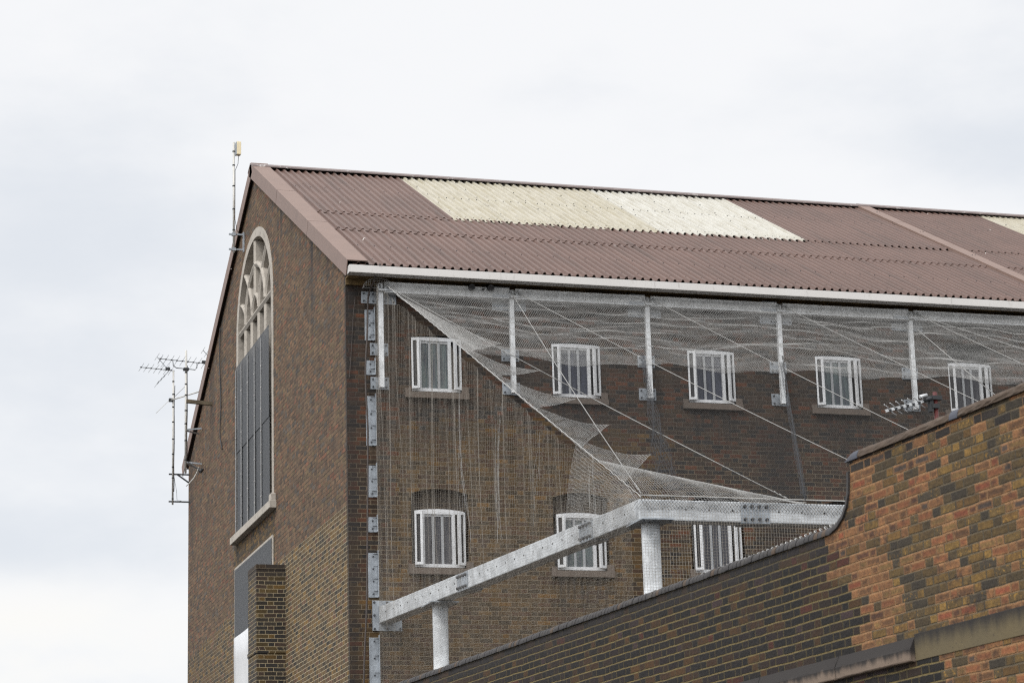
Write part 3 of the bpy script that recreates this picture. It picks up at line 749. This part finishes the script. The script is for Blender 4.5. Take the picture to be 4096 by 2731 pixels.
def vn(x, y, seed):
    x = np.asarray(x, float); y = np.asarray(y, float); xi = np.floor(x); yi = np.floor(y); fx = x-xi; fy_ = y-yi
    fx = fx*fx*(3-2*fx); fy_ = fy_*fy_*(3-2*fy_)
    h = lambda i, j: (np.sin(i*127.1+j*311.7+seed*74.7)*43758.5453) % 1.
    return (h(xi,yi)*(1-fx)+h(xi+1,yi)*fx)*(1-fy_)+(h(xi,yi+1)*(1-fx)+h(xi+1,yi+1)*fx)*fy_-.5
def slope(x, v, fold=0., sag=.1):
    """point on the sloping front net: v = 0 at the rail, 1 at the front beam"""
    y = A0[1]+(B0[1]-A0[1])*v; z = A0[2]+(B0[2]-A0[2])*v
    s = -sag*np.sin(np.pi*v)*np.minimum(1., np.maximum(0., (x-xl(v))/1.5))
    if fold:
        env = np.minimum(1., v*9)*np.minimum(1., np.maximum(0., (x-xl(v))/.5))*np.minimum(1., np.maximum(.3, (.385-v)*12))
        vv = v+.05*vn(x*.8, v*3, 5)+.02*vn(x*2.3, v*6, 6)
        s = s + env*fold*(2.4*vn(x*.55, vv*17, 1)+2.2*vn(x*1.1, vv*38, 2)+.9*vn(x*2.6, vv*75, 3))
        y = y + env*fold*1.6*vn(x*.7, vv*26, 4)
    return np.stack([x, y, z+s], -1)
SLEN = float(np.linalg.norm((B0-A0)[1:]))
def front_lines(v0, v1, x1, fold, cell, dx=.12, edge=None):
    L = []
    nv = int((v1-v0)*SLEN/cell)
    for i in range(nv+1):
        v = v0+(v1-v0)*i/nv; a = float(xl(v)); n = max(2, int((x1-a)/dx)); x = np.linspace(a, x1, n)
        vv = np.full_like(x, v)
        if edge is not None: vv = vv + (v-v0)/(v1-v0)*edge(x)
        L.append(slope(x, vv, fold))
    nx = int((x1-A0[0])/cell); m = max(3, int((v1-v0)*SLEN/(.045 if fold else .3)))
    for i in range(nx+1):
        x = A0[0]+(x1-A0[0])*i/nx; v = np.linspace(v0, v1, m)
        if edge is not None: v = v + (v-v0)/(v1-v0)*edge(x)
        k = x >= xl(v)
        if k.sum() > 1: L.append(slope(np.full(k.sum(), x), v[k], fold))
    return L
edge = lambda x: .012*np.sin(x*2.57+.4)+.008*np.sin(x*5.3)
t = thing('front_net', 'wide anti-throw net sloping from the gutter rail down to the front beam', 'net')
twine('upper_sheet', front_lines(.004, .385, 14.2, .042, CELL, .08, edge), .0013, M['pale_twine'], t)['label'] = 'pale wrinkled upper strip of the net'
twine('lower_sheet', front_lines(.37, .99, 14.2, 0., CELL, .3), .0009, M['dark_twine'], t)['label'] = 'fine grey lower strip of the net'
hem = np.linspace(float(xl(.385)), 14.2, 160); twine('hem_cord', [slope(hem, np.full_like(hem, .385)+edge(hem), .042)], .002, M['dark_twine'], t)
twine('bottom_cord', [slope(np.linspace(1.66,14.2,60), np.full(60, .992), 0.)], .009, M['pale_twine'], t)
# net hanging straight down below the front beam, and wrapped over it
t2 = thing('hanging_net', 'square-mesh net hanging from the front beam behind the wall coping', 'net')
L = []
yh = lambda x, z: -9.45-.03*np.sin(x*3.1)*np.clip((7.2-z)/3, 0, 1)
for x in np.arange(1.64, 9.0, .04):
    z = np.linspace(.4, 7.5, 24); L.append(np.stack([x+.008*np.sin(z*3+x*9), yh(x, z), z], -1))
for z in np.arange(.4, 7.52, .04):
    x = np.linspace(1.64, 9.0, 50); L.append(np.stack([x, yh(x, np.full_like(x, z)), z+.006*np.sin(x*4)], -1))
twine('mesh_sheet', L, .0017, M['side_twine'], t2)
L = []
for i in range(280):     # diagonal mesh wrapped over the beam
    for sg in (1, -1):
        x = 1.64+i*.045; q = np.linspace(0, 1, 5); low = .15+.02*math.sin(x*5)+.012*math.sin(x*17)
        L.append(np.stack([x+sg*q*.13, np.full(5, -9.412), 7.555-q*low], -1))
twine('wrapped_mesh', L, .0022, M['seam_twine'], t2)
# side net: from the facade corner to the hip rope, down past the side beam to the ground
S0 = np.array([.50, -.03]); S1 = np.array([1.60, -9.44]); SL = float(np.linalg.norm(S1-S0))
def side(u, z):
    y = S0[1]+(S1[1]-S0[1])*u; x = S0[0]+(S1[0]-S0[0])*u
    d = u*SL; zz = np.clip((z-7.4)/5, -1, 1)
    w = .028*np.sin(d*6.8+.9*np.sin(z*.9))+.016*np.sin(d*13.7+1.6*np.sin(z*.6)+.5)+.008*np.sin(d*29+z*.5)
    amp = np.where(z > 7.3, .35+.65*np.clip((z-7.3)/1.2, 0, 1), .25)
    return np.stack([x-.09*np.minimum(1., d/.7)-.02-w*amp*np.minimum(1., d/.5), y+.02*np.sin(z*2.1+d*3), z], -1)
def hipz(u): return A0[2]+(B0[2]-A0[2])*np.clip((u*SL-.2)/(SL-.2), 0, 1)
L = []
for d in np.arange(.05, SL, .034):
    u = d/SL; zt = float(hipz(u)); z = np.linspace(.4, zt, max(6, int((zt-.4)/.13))); L.append(side(np.full_like(z, u), z))
for z in np.arange(.4, 12.9, .036):
    um = 1. if z <= B0[2] else float(((A0[2]-z)/(A0[2]-B0[2])*(SL-.2)+.2)/SL)
    u = np.linspace(.0, um, max(4, int(um*SL/.06))); L.append(side(u, np.full_like(u, z)+.02*np.sin(u*SL*3+z*.4)))
t3 = thing('side_net', 'tall fine net closing the cage between the brick corner and the side beam', 'net')
twine('mesh_sheet', L, .00105, M['side_twine'], t3)
L = []
for d0, wdt in ((4.1, .07), (5.3, .1), (6.6, .05), (8.25, .09)):
    for k in range(int(wdt/.011)):
        d = d0+k*.021+.01*(k%2)
        if d >= SL: continue
        z = np.linspace(7.7+.2*(k % 4), float(hipz(d/SL))-.25-.4*(k % 3), 40)
        L.append(side(np.clip((d+.22*np.sin(z*.75+d0)*np.clip((z-6)/3, .3, 1)+.05*np.sin(z*2.1+d0*3+k))/SL, 0, 1), z)+np.array([-.02, 0, 0]))
twine('gathered_seam', L, .0014, M['pale_twine'], t3)
# loose scallops of net folded over the hip rope onto the front slope
hip = lambda w: A0+(B0-A0)*w
tips = [((.06,.39), (1.70,.335)), ((.36,.50), (1.92,.465)), ((.48,.65), (2.05,.6)), ((.63,.81), (2.18,.715)), ((.77,.95), (2.36,.84))]
L = []
for (w0, w1), (tx, tv) in tips:
    tip = slope(np.array(tx), np.array(tv), 0., .1)+np.array([0, 0, .06])
    a = hip(w0); b = hip(w1)
    e = b-a; f = tip-(a+b)/2
    def pt(t, q):
        d_ = np.array([0, 0, 1.])*(.05*vn(t*3+tx*7, q*4, 8)*(1-q)-.06*math.sin(math.pi*q)*(.6+.4*math.sin(t*4)))
        return a+e*t+f*q+d_
    cs_ = .05 if w0 < .1 else .036; n1_ = int(np.linalg.norm(e)/cs_); n2_ = int(np.linalg.norm(f)/cs_)
    for i in range(1, n1_):
        t_ = i/n1_; qm = 1-abs(2*t_-1)**(1/1.25); L.append(np.array([pt(t_, q) for q in np.linspace(0, qm, 9)]))
    for j in range(n2_):
        q = j/n2_; h_ = .5*(1-q)**1.25; L.append(np.array([pt(t_, q) for t_ in np.linspace(.5-h_, .5+h_, 12)]))
    for sg_ in (-1, 1): L.append(np.array([pt(.5+sg_*.5*(1-q)**1.25, q) for q in np.linspace(0, 1, 16)]))
twine('folded_scallop', L, .0018, M['pale_twine'], t3)
twine('hip_cord', [np.array([hip(w)+np.array([.004*math.sin(w*300), 0, .004*math.cos(w*300)]) for w in np.linspace(0, 1, 500)])], .006, M['pale_twine'], t3)
# bunched net where the hip reaches the cage corner, and the wad round the top post
L = []
def drape(u, v):      # over the front beam, right of the cage corner
    t_ = hip(.86)*(1-u)**2 + np.array([2.2, -8.75, 8.02])*2*u*(1-u) + np.array([3.9, -9.2, 7.6])*u*u
    b_ = np.array([1.62+2.3*u, -9.47, 7.40+.15*u+.02*math.sin(u*31)])
    m_ = t_+(b_-t_)*v; return m_+np.array([0, -.05, .1])*math.sin(math.pi*v)*(1-u)
def drape2(u, v):     # down the outer face of the side beam, left of the corner
    t_ = hip(.80+.2*u); y_ = -7.3-2.16*u; b_ = np.array([.47+.1225*-y_, y_, 7.27+.03*math.sin(u*23)])
    m_ = t_+(b_-t_)*v; return m_+np.array([-.07*math.sin(math.pi*v)-.03+.014*math.sin(u*11+v*2), 0, 0])
for f_, nu, nv in ((drape, 62, 24), (drape2, 60, 26)):
    for i in range(nu+1): L.append(np.array([f_(i/nu, q) for q in np.linspace(0, 1, 8)]))
    for j in range(nv+1): L.append(np.array([f_(p, j/nv) for p in np.linspace(0, 1, 40)]))
twine('bunched_corner', L, .0016, M['pale_twine'], t3); L = []
for i in range(22):
    a_ = math.pi*i/21; L.append(np.array([[.5+.27*math.cos(a_), -.2-.12*math.sin(b_), 12.82+.17*math.sin(a_)*math.sin(b_)] for b_ in np.linspace(.15, 3, 10)]))
for j in range(9):
    b_ = .15+2.85*j/8; L.append(np.array([[.5+.27*math.cos(a_), -.2-.12*math.sin(b_), 12.82+.17*math.sin(a_)*math.sin(b_)] for a_ in np.linspace(0, math.pi, 14)]))
twine('post_wad', L, .0019, M['pale_twine'], t3)
# dark gathered partition nets running down the slope
for (xa, va, xb, vb, w0, w1), lb in zip(((4.0,.335,2.12,.975,.02,.36), (6.34,.34,3.98,.985,.015,.05)), ('dark gathered strip of net below the third net post, widening to the beam', 'narrow dark gathered strip of net below the fourth net post')):
    L = []
    for k in range(11):
        q = np.linspace(0, 1, 40); off = (k/10-.5)*(w0+(w1-w0)*q**1.5)
        L.append(slope(xa+(xb-xa)*q+off+.03*np.sin(q*23+k), va+(vb-va)*q, 0.)+np.array([0, 0, .03]))
    for k in range(190):
        q = np.full(6, k/189.); o6 = np.linspace(-.5, .5, 6)*(w0+(w1-w0)*q**1.5)
        L.append(slope(xa+(xb-xa)*q+o6, va+(vb-va)*q+.01*np.sin(o6*30+k), 0.)+np.array([0, 0, .03]))
    twine('gathered_net', L, .002, M['seam_twine'], None, lb, 'net', 'dark gathered strips of net')
# ---- wire ropes
def rope(label, p, q, r=.0062, sag=.05, group='stay ropes over the net', mat='rope'):
    p = Vector(p); q = Vector(q)
    pts = [p.lerp(q, t)+Vector((0,0,-sag*math.sin(math.pi*t))) for t in [i/24 for i in range(25)]]
    mb = MB(); mb.tube(pts, r, 6)
    d = (q-p).normalized()
    for t in (.012, .02, .028, .965, .975, .985): mb.tube([p.lerp(q, t)-d*.025, p.lerp(q, t)+d*.025], r*1.9, 6)
    return tag(mb.build('wire_rope', M[mat]), label, 'rope', group)
top = lambda i, dx=.1: (PX[i]+dx, -.25, 12.87)
on = lambda x: (x, -9.36, 7.57)
rope('wire rope from the corner post crossing the second and third windows to the front beam', top(0), on(3.78))
rope('wire rope from the second post crossing the third window, passing behind the wall', top(1), on(5.95))
rope('wire rope from the third post down across the fourth window', top(2), on(7.9))
rope('wire rope from the fourth post passing just above the yagi aerial', top(3), on(10.2))
rope('lower of the ropes leaving the last net post', top(4), on(12.6))
rope('upper of the ropes leaving the last net post', top(4), (14.0, -4.6, 10.2))
rope('steep wire rope from the second post to the cage corner', top(1, -.02), (1.68,-9.36,7.62))
rope('steep knotted rope hanging below the last net post behind the aerial', (10.3,-.3,12.6), (9.0,-9.3,7.57), .009)
rope('knotted cord hanging beside the fourth net post', (7.72,-.25,12.0), (3.95,-9.36,7.6), .008, mat='seam_twine')

# ================================================================== PERIMETER WALL
TH = .09130711; nx_, ny_ = math.cos(TH), math.sin(TH); DD = -2.05335676
pw = thing('perimeter_wall', 'weathered brick perimeter wall with rounded coping stepping up in a curve to a higher repaired length', 'wall', (nx_*DD, ny_*DD, 0), math.pi/2+TH)
SE = -40.0
ramp = [(-19.30,5.25),(-19.43,5.285),(-19.54,5.345),(-19.62,5.43),(-19.665,5.53),(-19.685,5.63)]
prof = [(14,0),(14,5.25)]+ramp+[(-19.695,5.80),(SE,5.80),(SE,0)]
wb = MB(); wb.prism(prof, lambda a, b, d: (a, d, b), 0, -.36); wb.build('brick_face', M['pwall'], pw)
def cop_prof(h=.075, ov=.02, r=.07, w=.36):
    p = [(ov, 0)]
    for i in range(7):
        t = R(90)*i/6; p.append((ov-r*(1-math.cos(t)), .012+(h-.012)*math.sin(t)))
    for i in range(7):
        t = R(90)*i/6; p.append((-w-ov+r*(1-math.sin(t)), .012+(h-.012)*math.cos(t)))
    p.append((-w-ov, 0)); return p
cl = MB(); s = -19.24
while s < 13.9:
    wd = .0655+random.uniform(-.003,.003); dz = random.uniform(-.003,.003); oy = random.uniform(-.004,.004)
    cl.prism([(a+oy, b+dz) for a, b in cop_prof()], lambda a, b, d: (d, a, 5.253+b), s, s+wd, 0 if random.random() > .12 else 2)
    s += wd+.011
cl.prism([(a*.97-.004, b*.9) for a, b in cop_prof()], lambda a, b, d: (d, a, 5.2515+b), -19.24, 13.9, 1)
cl.build('coping', [M['cop_d'], M['slot'], M['cop_b']], pw)['label'] = 'sooty ribbed brick-on-edge coping'
# ramped piece of coping
def sweep(path, nrm, mat, name, lab=None, jit=0):
    mb = MB(); pr_ = cop_prof(); k = len(pr_); vs = []
    for (a, b), (na, nb) in zip(path, nrm):
        for y, h in pr_: vs.append((a+na*h, y, b+nb*h))
    fs = [(i*k+j, i*k+(j+1) % k, (i+1)*k+(j+1) % k, (i+1)*k+j) for i in range(len(path)-1) for j in range(k)]
    mb.add(vs, fs, 0, False); mb.add(vs[:k], [tuple(range(k))]); mb.add(vs[-k:], [tuple(range(k))])
    o = mb.build(name, mat, pw)
    if lab: o['label'] = lab
    return o
path = [(-19.24,5.2535)]+ramp+[(-19.69,5.72)]
nr = []
for i in range(len(path)):
    a = Vector(path[max(i-1,0)]); b = Vector(path[min(i+1,len(path)-1)]); d = (b-a).normalized(); nr.append((d.y, -d.x))
nr = [(abs(a), b) for a, b in nr]
sweep(path, nr, M['cop_d'], 'ramped_coping')
ep = [(-19.625,5.70),(-19.63,5.75),(-19.66,5.79),(-19.72,5.8035),(-19.8,5.8035),(-19.875,5.8035)]
ba = MB()
# grey bull-nosed end brick, brown coping, and a second grey brick further on
def upper(s0, s1, mat, name, lab, rnd=False, h=.078):
    mb = MB(); pr_ = cop_prof(h, .024, .075); k = len(pr_); vs = []
    st = [0, .08, .2, .35, .5, 1] if rnd else [i/24 for i in range(25)]; jz = 0 if rnd or s1-s0 < .3 else .007
    for q in st:
        a = s1+(s0-s1)*q; f = math.sin(min(1, q/.5)*math.pi/2)*.75+.25 if rnd else 1
        for y, z in pr_: vs.append((a, (y*(.9+.1*f) if rnd else y)+random.uniform(-jz,jz), 5.8035+z*f+(random.uniform(-jz,jz) if z > .015 else 0)))
    fs = [(i*k+j, i*k+(j+1) % k, (i+1)*k+(j+1) % k, (i+1)*k+j) for i in range(len(st)-1) for j in range(k)]
    mb.add(vs, fs, 0, False); mb.add(vs[:k], [tuple(range(k))]); mb.add(vs[-k:], [tuple(range(k))])
    o = mb.build(name, mat, pw); o['label'] = lab
upper(-19.86, -19.65, M['cop_g'], 'end_brick', 'grey bull-nosed end brick of the upper coping', True, .085)
seg = [(-21.30,-19.865), (-22.9,-21.43), (-26,-22.91), (-31,-26.01), (SE,-31.01)]
for a, b in seg: upper(a, b, M['cop_b'], 'upper_coping', 'brown rough upper coping')
upper(-21.425,-21.305, M['cop_g'], 'end_brick', 'grey brick let into the upper coping', False, .088)
# stone string course
bp = [(.0,4.02),(.05,4.022),(.056,4.03),(.058,4.115),(.05,4.13),(.0,4.215)]
for a, b in ((-16.5,-15.3),(-17.88,-16.51),(-19.305,-17.89),(-20.53,-19.315)):
    mb = MB(); n = 12; vs = []
    for i in range(n+1):
        for y, z in bp: 
            e = .8 if i in (0, n) else 1
            vs.append((a+(b-a)*i/n, y*e*(1+random.uniform(-.03,.03)), z+random.uniform(-.0015,.0015)))
    k = len(bp); mb.add(vs, [(i*k+j, i*k+j+1, (i+1)*k+j+1, (i+1)*k+j) for i in range(n) for j in range(k-1)], 0, False)
    mb.add(vs[:k], [tuple(range(k))]); mb.add(vs[-k:], [tuple(range(k))])
    mb.build('stone_block', M['band'], pw)
mb = MB(); mb.box((SE,-.05,4.022),(-20.536,.006,4.235)); mb.build('render_band', M['band2'], pw, bevel=.003)
# white cord lashed along the wall top
L = [np.array([(-16.6+q*-2.7+.0, -.12+.022*math.sin(q*190), 5.338+.016*math.cos(q*190)+.028*q*q) for q in np.linspace(0, 1, 900)])]
o = twine('lashing_cord', L, .006, M['pale_twine'], None, 'white lashing cord coiled along the top of the wall coping', 'cord')
o.location = (nx_*DD, ny_*DD, 0); o.rotation_euler = (0, 0, math.pi/2+TH)

# ================================================================== AERIALS
# panel antenna on the gable verge
t = thing('panel_antenna', 'small cream panel antenna on a slim pole beside the roof peak', 'antenna', (-.22, 9.14, 16.2))
mb = MB(); mb.tube([(0,0,-.02),(0,0,2.36)], .022, 10)
for z in (.45,.9,1.4,1.85,2.15): mb.tube([(0,0,z),(0,0,z+.025)], .028, 8, 1)
mb.build('pole', [M['pole'], M['black']], t)
mb = MB(); mb.box((.035,-.06,2.08),(.055,.06,2.36), 1); mb.box((.055,-.065,2.09),(.145,.065,2.37)); o = mb.build('panel', [M['cream'], M['galvd']], t, bevel=.008)
mb = MB()
for z in (.05,.37): mb.bar((-.1,0,z),(.22,0,z), .03, .03); mb.box((-.04,-.035,z-.03),(.04,.035,z+.03))
mb.box((.19,-.03,-.0),(.217,.03,.42)); mb.build('bracket', M['galvd'], t)
mb = MB(); mb.tube([(.1,0,2.08),(.09,0,1.9),(.03,0,1.75),(.03,.02,.7),(.07,0,.45),(.19,0,.3)], .006, 6); mb.build('lead', M['black'], t)
# masts beyond the far corner
def mast(name, label, loc, h, r, bands, brk, group):
    t = thing(name, label, 'aerial mast', loc, 0, group)
    mb = MB(); mb.tube([(0,0,0),(0,0,h)], r, 12)
    for z in bands: mb.tube([(0,0,z),(0,0,z+.028)], r*1.25, 10, 1)
    mb.tube([(r+.008,0,.3)]+[(r+.008+.006*math.sin(z*5),-.004,z) for z in np.linspace(.5,h-.35,12)], .008, 5, 1)
    mb.build('tube', [M['pole'], M['black']], t)
    mb = MB()
    for a, b in brk: mb.bar(a, b, .022, .032)
    mb.build('stand_off', M['black'] if 'outer' in label else M['galvd'], t)
    return t
def yagi(t, p, q, n, el, eldir, loop=False, refl=None, r=.004):
    p = Vector(p); q = Vector(q); d = (q-p).normalized(); mb = MB(); mb.bar(p, q, .014, .014); mb.build('boom', M['alum'], t)
    mb = MB()
    for i in range(n):
        c = p.lerp(q, .04+.86*i/(n-1)); e = Vector(eldir).normalized()*(el*(.8+.2*i/n))/2
        mb.tube([c-e, c+e], r, 5); mb.box(c-Vector((.016,.012,.014)), c+Vector((.014,.01,.014)), 1)
    c = p.lerp(q, .8); mb.box(c-Vector((.05,.03,.0)), c+Vector((.05,.03,.06)), 1)
    mb.build('elements', [M['alum'], M['black']], t)
    if refl:
        mb = MB()
        for sgn in (1, -1):
            a = Vector(refl); b = a + Vector((-d.x*.28, -d.y*.28, sgn*.32)); mb.bar(a, b, .011, .011)
            for k in range(1, 5):
                c = a.lerp(b, k/4); e = Vector(eldir).normalized()*.16; mb.tube([c-e, c+e], .0035, 5)
        mb.build('reflector', M['alum'], t)
mB = mast('aerial_mast', 'upright aerial mast with a television yagi near its top, closest to the gable', (-.37,14.2,12.6), 2.79, .024, (.28,.72,1.1,1.4,1.75,2.0,2.27), (((.0,0,.98),(.36,-.0,1.02)),((0,0,.96),(.36,.45,1.0)),((0,0,.25),(.36,0,.22)),((0,0,.23),(.36,.45,.2))), 'aerial masts')
yagi(mB, (-.62,.0,2.575), (.66,.0,2.49), 10, .52, (.12,-.9,.22), refl=(.66,0,2.49))
mb = MB(); mb.tube([(-.3,-.02,2.54),(-.29,-.03,2.42),(-.22,-.03,2.37),(.0,-.045,2.355),(.2,-.03,2.345),(.24,-.02,2.4),(.24,-.02,2.5)], .011, 6); mb.box((-.06,-.06,2.33),(.06,.06,2.38),1); mb.build('cradle', [M['alum'], M['black']], mB)
mb = MB(); mb.tube([(.03,-.1,.24),(.17,-.35,.07),(.24,-.42,.02),(.24,-.44,-.05)], .012, 6); mb.tube([(.24,-.44,-.05),(.3,-.44,-.0)], [.05,.035], 12); mb.tube([(.3,-.44,-.0),(.32,-.44,.012)], .028, 10); mb.build('camera_arm', M['black'], mB)
mb = MB(); mb.tube([(.34,.3,.2),(.34,.45,.14),(.31,.7,.05),(.25,.95,-.02),(.2,1.1,-.06)], .013, 6); mb.build('coiled_lead', M['whitec'], mB)
mA = mast('aerial_mast', 'outer aerial mast standing off the far building corner with a smaller yagi', (-.385,15.9,12.22), 3.12, .021, (.12,.6,.85,1.15,1.5,1.9,2.25,2.55,2.85), (((-.09,0,.70),(.39,.0,.70)),((.1,0,.70),(.39,0,.5)),((-.09,0,.07),(.42,.0,.07))), 'aerial masts')
yagi(mA, (-.77,.0,3.17), (.03,.0,3.12), 7, .44, (.2,-.9,.3), refl=(-.1,0,3.11))
mb = MB(); mb.tube([(-.06,0,2.42),(.33,-1.5,2.28)], .016, 7); mb.box((-.1,-.04,2.39),(-.0,.04,2.46),1); mb.tube([(-.08,0,2.43),(-.42,-.2,2.06)], .006, 5); mb.tube([(.02,0,2.5),(.26,-.4,2.72)], .006, 5); mb.build('tie_arm', [M['pole'], M['black']], mA)
mb = MB(); mb.tube([(.03,0,.65),(.09,0,.3),(.1,0,.1),(.2,0,.09)], .005, 5); mb.build('loose_lead', M['alum'], mA)
# timber sticking out of the gable
mb = MB(); mb.bar((.02,12.95,13.89),(-.56,12.95,13.93), .07, .08); tag(mb.build('timber_bracket', M['wood'], None, bevel=.005), 'weathered timber sticking out of the gable beside the aerial mast', 'bracket')
# log-periodic aerial in front of the facade
t = thing('yagi_aerial', 'bright metal yagi aerial on a maroon pole above the perimeter wall', 'antenna', (3.56,-14.0,0))
mb = MB(); mb.tube([(0,0,0),(0,0,7.93)], .026, 12); mb.build('pole', M['maroon'], t)
p = Vector((-.62,0,7.685)); q = Vector((-.06,0,7.84)); mb = MB(); mb.bar(p, q, .02, .02); mb.bar(p+Vector((0,.02,.02)), q+Vector((0,.02,.02)), .011, .01)
mb.build('boom', M['brightalu'], t)
mb = MB()
for i in range(7):
    c = p.lerp(q, .09+.13*i); k = .2+.0*i
    mb.tube([c+Vector((-.125,-.12,.035)), c+Vector((-.05,-.05,.022)), c], .005, 6); mb.tube([c, c+Vector((.05,.05,-.012)), c+Vector((.13,.12,-.024))], .006, 6); mb.box(c-Vector((.014,.016,.014)), c+Vector((.014,.016,.014)), 1)
mb.build('elements', [M['brightalu'], M['black']], t)
mb = MB(); mb.tube([q+Vector((-.08,-.03,-.01)), q+Vector((.0,-.03,.01))], .025, 10); mb.box((-.06,-.04,7.74),(.03,.04,7.79)); mb.box((-.05,-.04,7.84),(.07,.04,7.885)); mb.box((-.085,-.03,7.70),(-.04,.03,7.88)); mb.build('clamp', M['black'], t)
mb = MB(); mb.tube([q+Vector((-.15,-.04,.02)), q+Vector((-.06,-.04,.045))], .02, 8); mb.build('balun', M['brightalu'], t)

# ================================================================== LIGHT
SUN_EL, SUN_AZ = R(48), R(-128)        # azimuth measured from +y towards +x: behind and to the left of the camera
w = bpy.data.worlds.new('World'); SC.world = w; w.use_nodes = True
g = G(w.node_tree); bgn = g.n['Background']
sky = g.node('ShaderNodeTexSky', sky_type='NISHITA'); sky.sun_disc = False; sky.sun_elevation = SUN_EL; sky.sun_rotation = SUN_AZ
dirv = g.node('ShaderNodeTexCoord').outputs['Generated']; dx, dy, dz = g.xyz(dirv)
cv = g.vec(dx, dy, g.m('MULTIPLY', dz, 2.2))
n1 = g.noise(cv, 4.5, 6, .55); n2 = g.noise(cv, 1.9, 3)
nz = g.m('ADD', g.m('MULTIPLY', n1, .6), g.m('MULTIPLY', n2, .4))
bank = g.m('MULTIPLY', g.m('MULTIPLY', g.ss(dx, .27, .1), g.ss(dz, .38, .24, .08, 1.)), g.ss(dz, .135, .175))
bank = g.m('MAXIMUM', bank, g.m('MULTIPLY', g.ss(dx, .38, .48), g.ss(dz, .24, .3, 0., .35)))
gray = g.ss(g.m('ADD', nz, g.m('MULTIPLY_ADD', bank, -.24, .06)), .56, .36)
cl_ = g.mix(gray, (9.85,9.9,10.,1), (8.0,8.35,8.85,1))
warm = g.m('MULTIPLY', g.m('MULTIPLY', g.ss(dx, .2, .1), g.ss(dz, .17, .125)), g.ss(nz, .42, .55))
cl_ = g.mix(warm, cl_, (10.4,10.1,9.5,1))
sd = (math.cos(SUN_EL)*math.sin(SUN_AZ), math.cos(SUN_EL)*math.cos(SUN_AZ), math.sin(SUN_EL))
dot = g.m('ADD', g.m('ADD', g.m('MULTIPLY', dx, sd[0]), g.m('MULTIPLY', dy, sd[1])), g.m('MULTIPLY', dz, sd[2]))
glow = g.ss(dot, .1, 1., 1., 2.6)
cl_ = g.mix(1., cl_, g.vec(glow, glow, glow), 'MULTIPLY')
g.put(bgn.inputs['Color'], g.mix(.93, sky.outputs[0], cl_)); bgn.inputs['Strength'].default_value = .1
sl = bpy.data.lights.new('sun', 'SUN'); sl.energy = 1.5; sl.angle = R(14); sl.color = (1., .97, .93)
so = bpy.data.objects.new('sun', sl); COL.objects.link(so)
so.rotation_euler = Vector(sd).to_track_quat('Z', 'Y').to_euler(); so.location = (-30,-60,60)

# ================================================================== CAMERA
cam = bpy.data.cameras.new('camera'); co = bpy.data.objects.new('camera', cam); COL.objects.link(co); SC.camera = co
r_ = Vector((0.9578120167791933,-0.28596545159416087,-0.02863391359772489)); u_ = Vector((-0.045404921282761024,-0.24895068530050388,0.9674512646183866)); f_ = Vector((0.283786070194928,0.9253363263067959,0.25143218679545997))
mw = Matrix((( r_.x,u_.x,-f_.x,-8.849751753671839),(r_.y,u_.y,-f_.y,-38.250828210809814),(r_.z,u_.z,-f_.z,1.7),(0,0,0,1)))
co.matrix_world = mw
cam.sensor_width = 36; cam.lens = 85.7077; cam.clip_start = .2; cam.clip_end = 3000
cam.dof.use_dof = True; cam.dof.focus_distance = 41; cam.dof.aperture_fstop = 5.0
SC.render.resolution_x = 1024; SC.render.resolution_y = 682
SC.view_settings.view_transform = 'Standard'; SC.view_settings.look = 'None'; SC.view_settings.exposure = 0; SC.view_settings.gamma = 1
SC.cycles.max_bounces = 6; SC.cycles.diffuse_bounces = 3; SC.cycles.transparent_max_bounces = 12
SC.cycles.use_denoising = False
SC.cycles.filter_width = 1.2
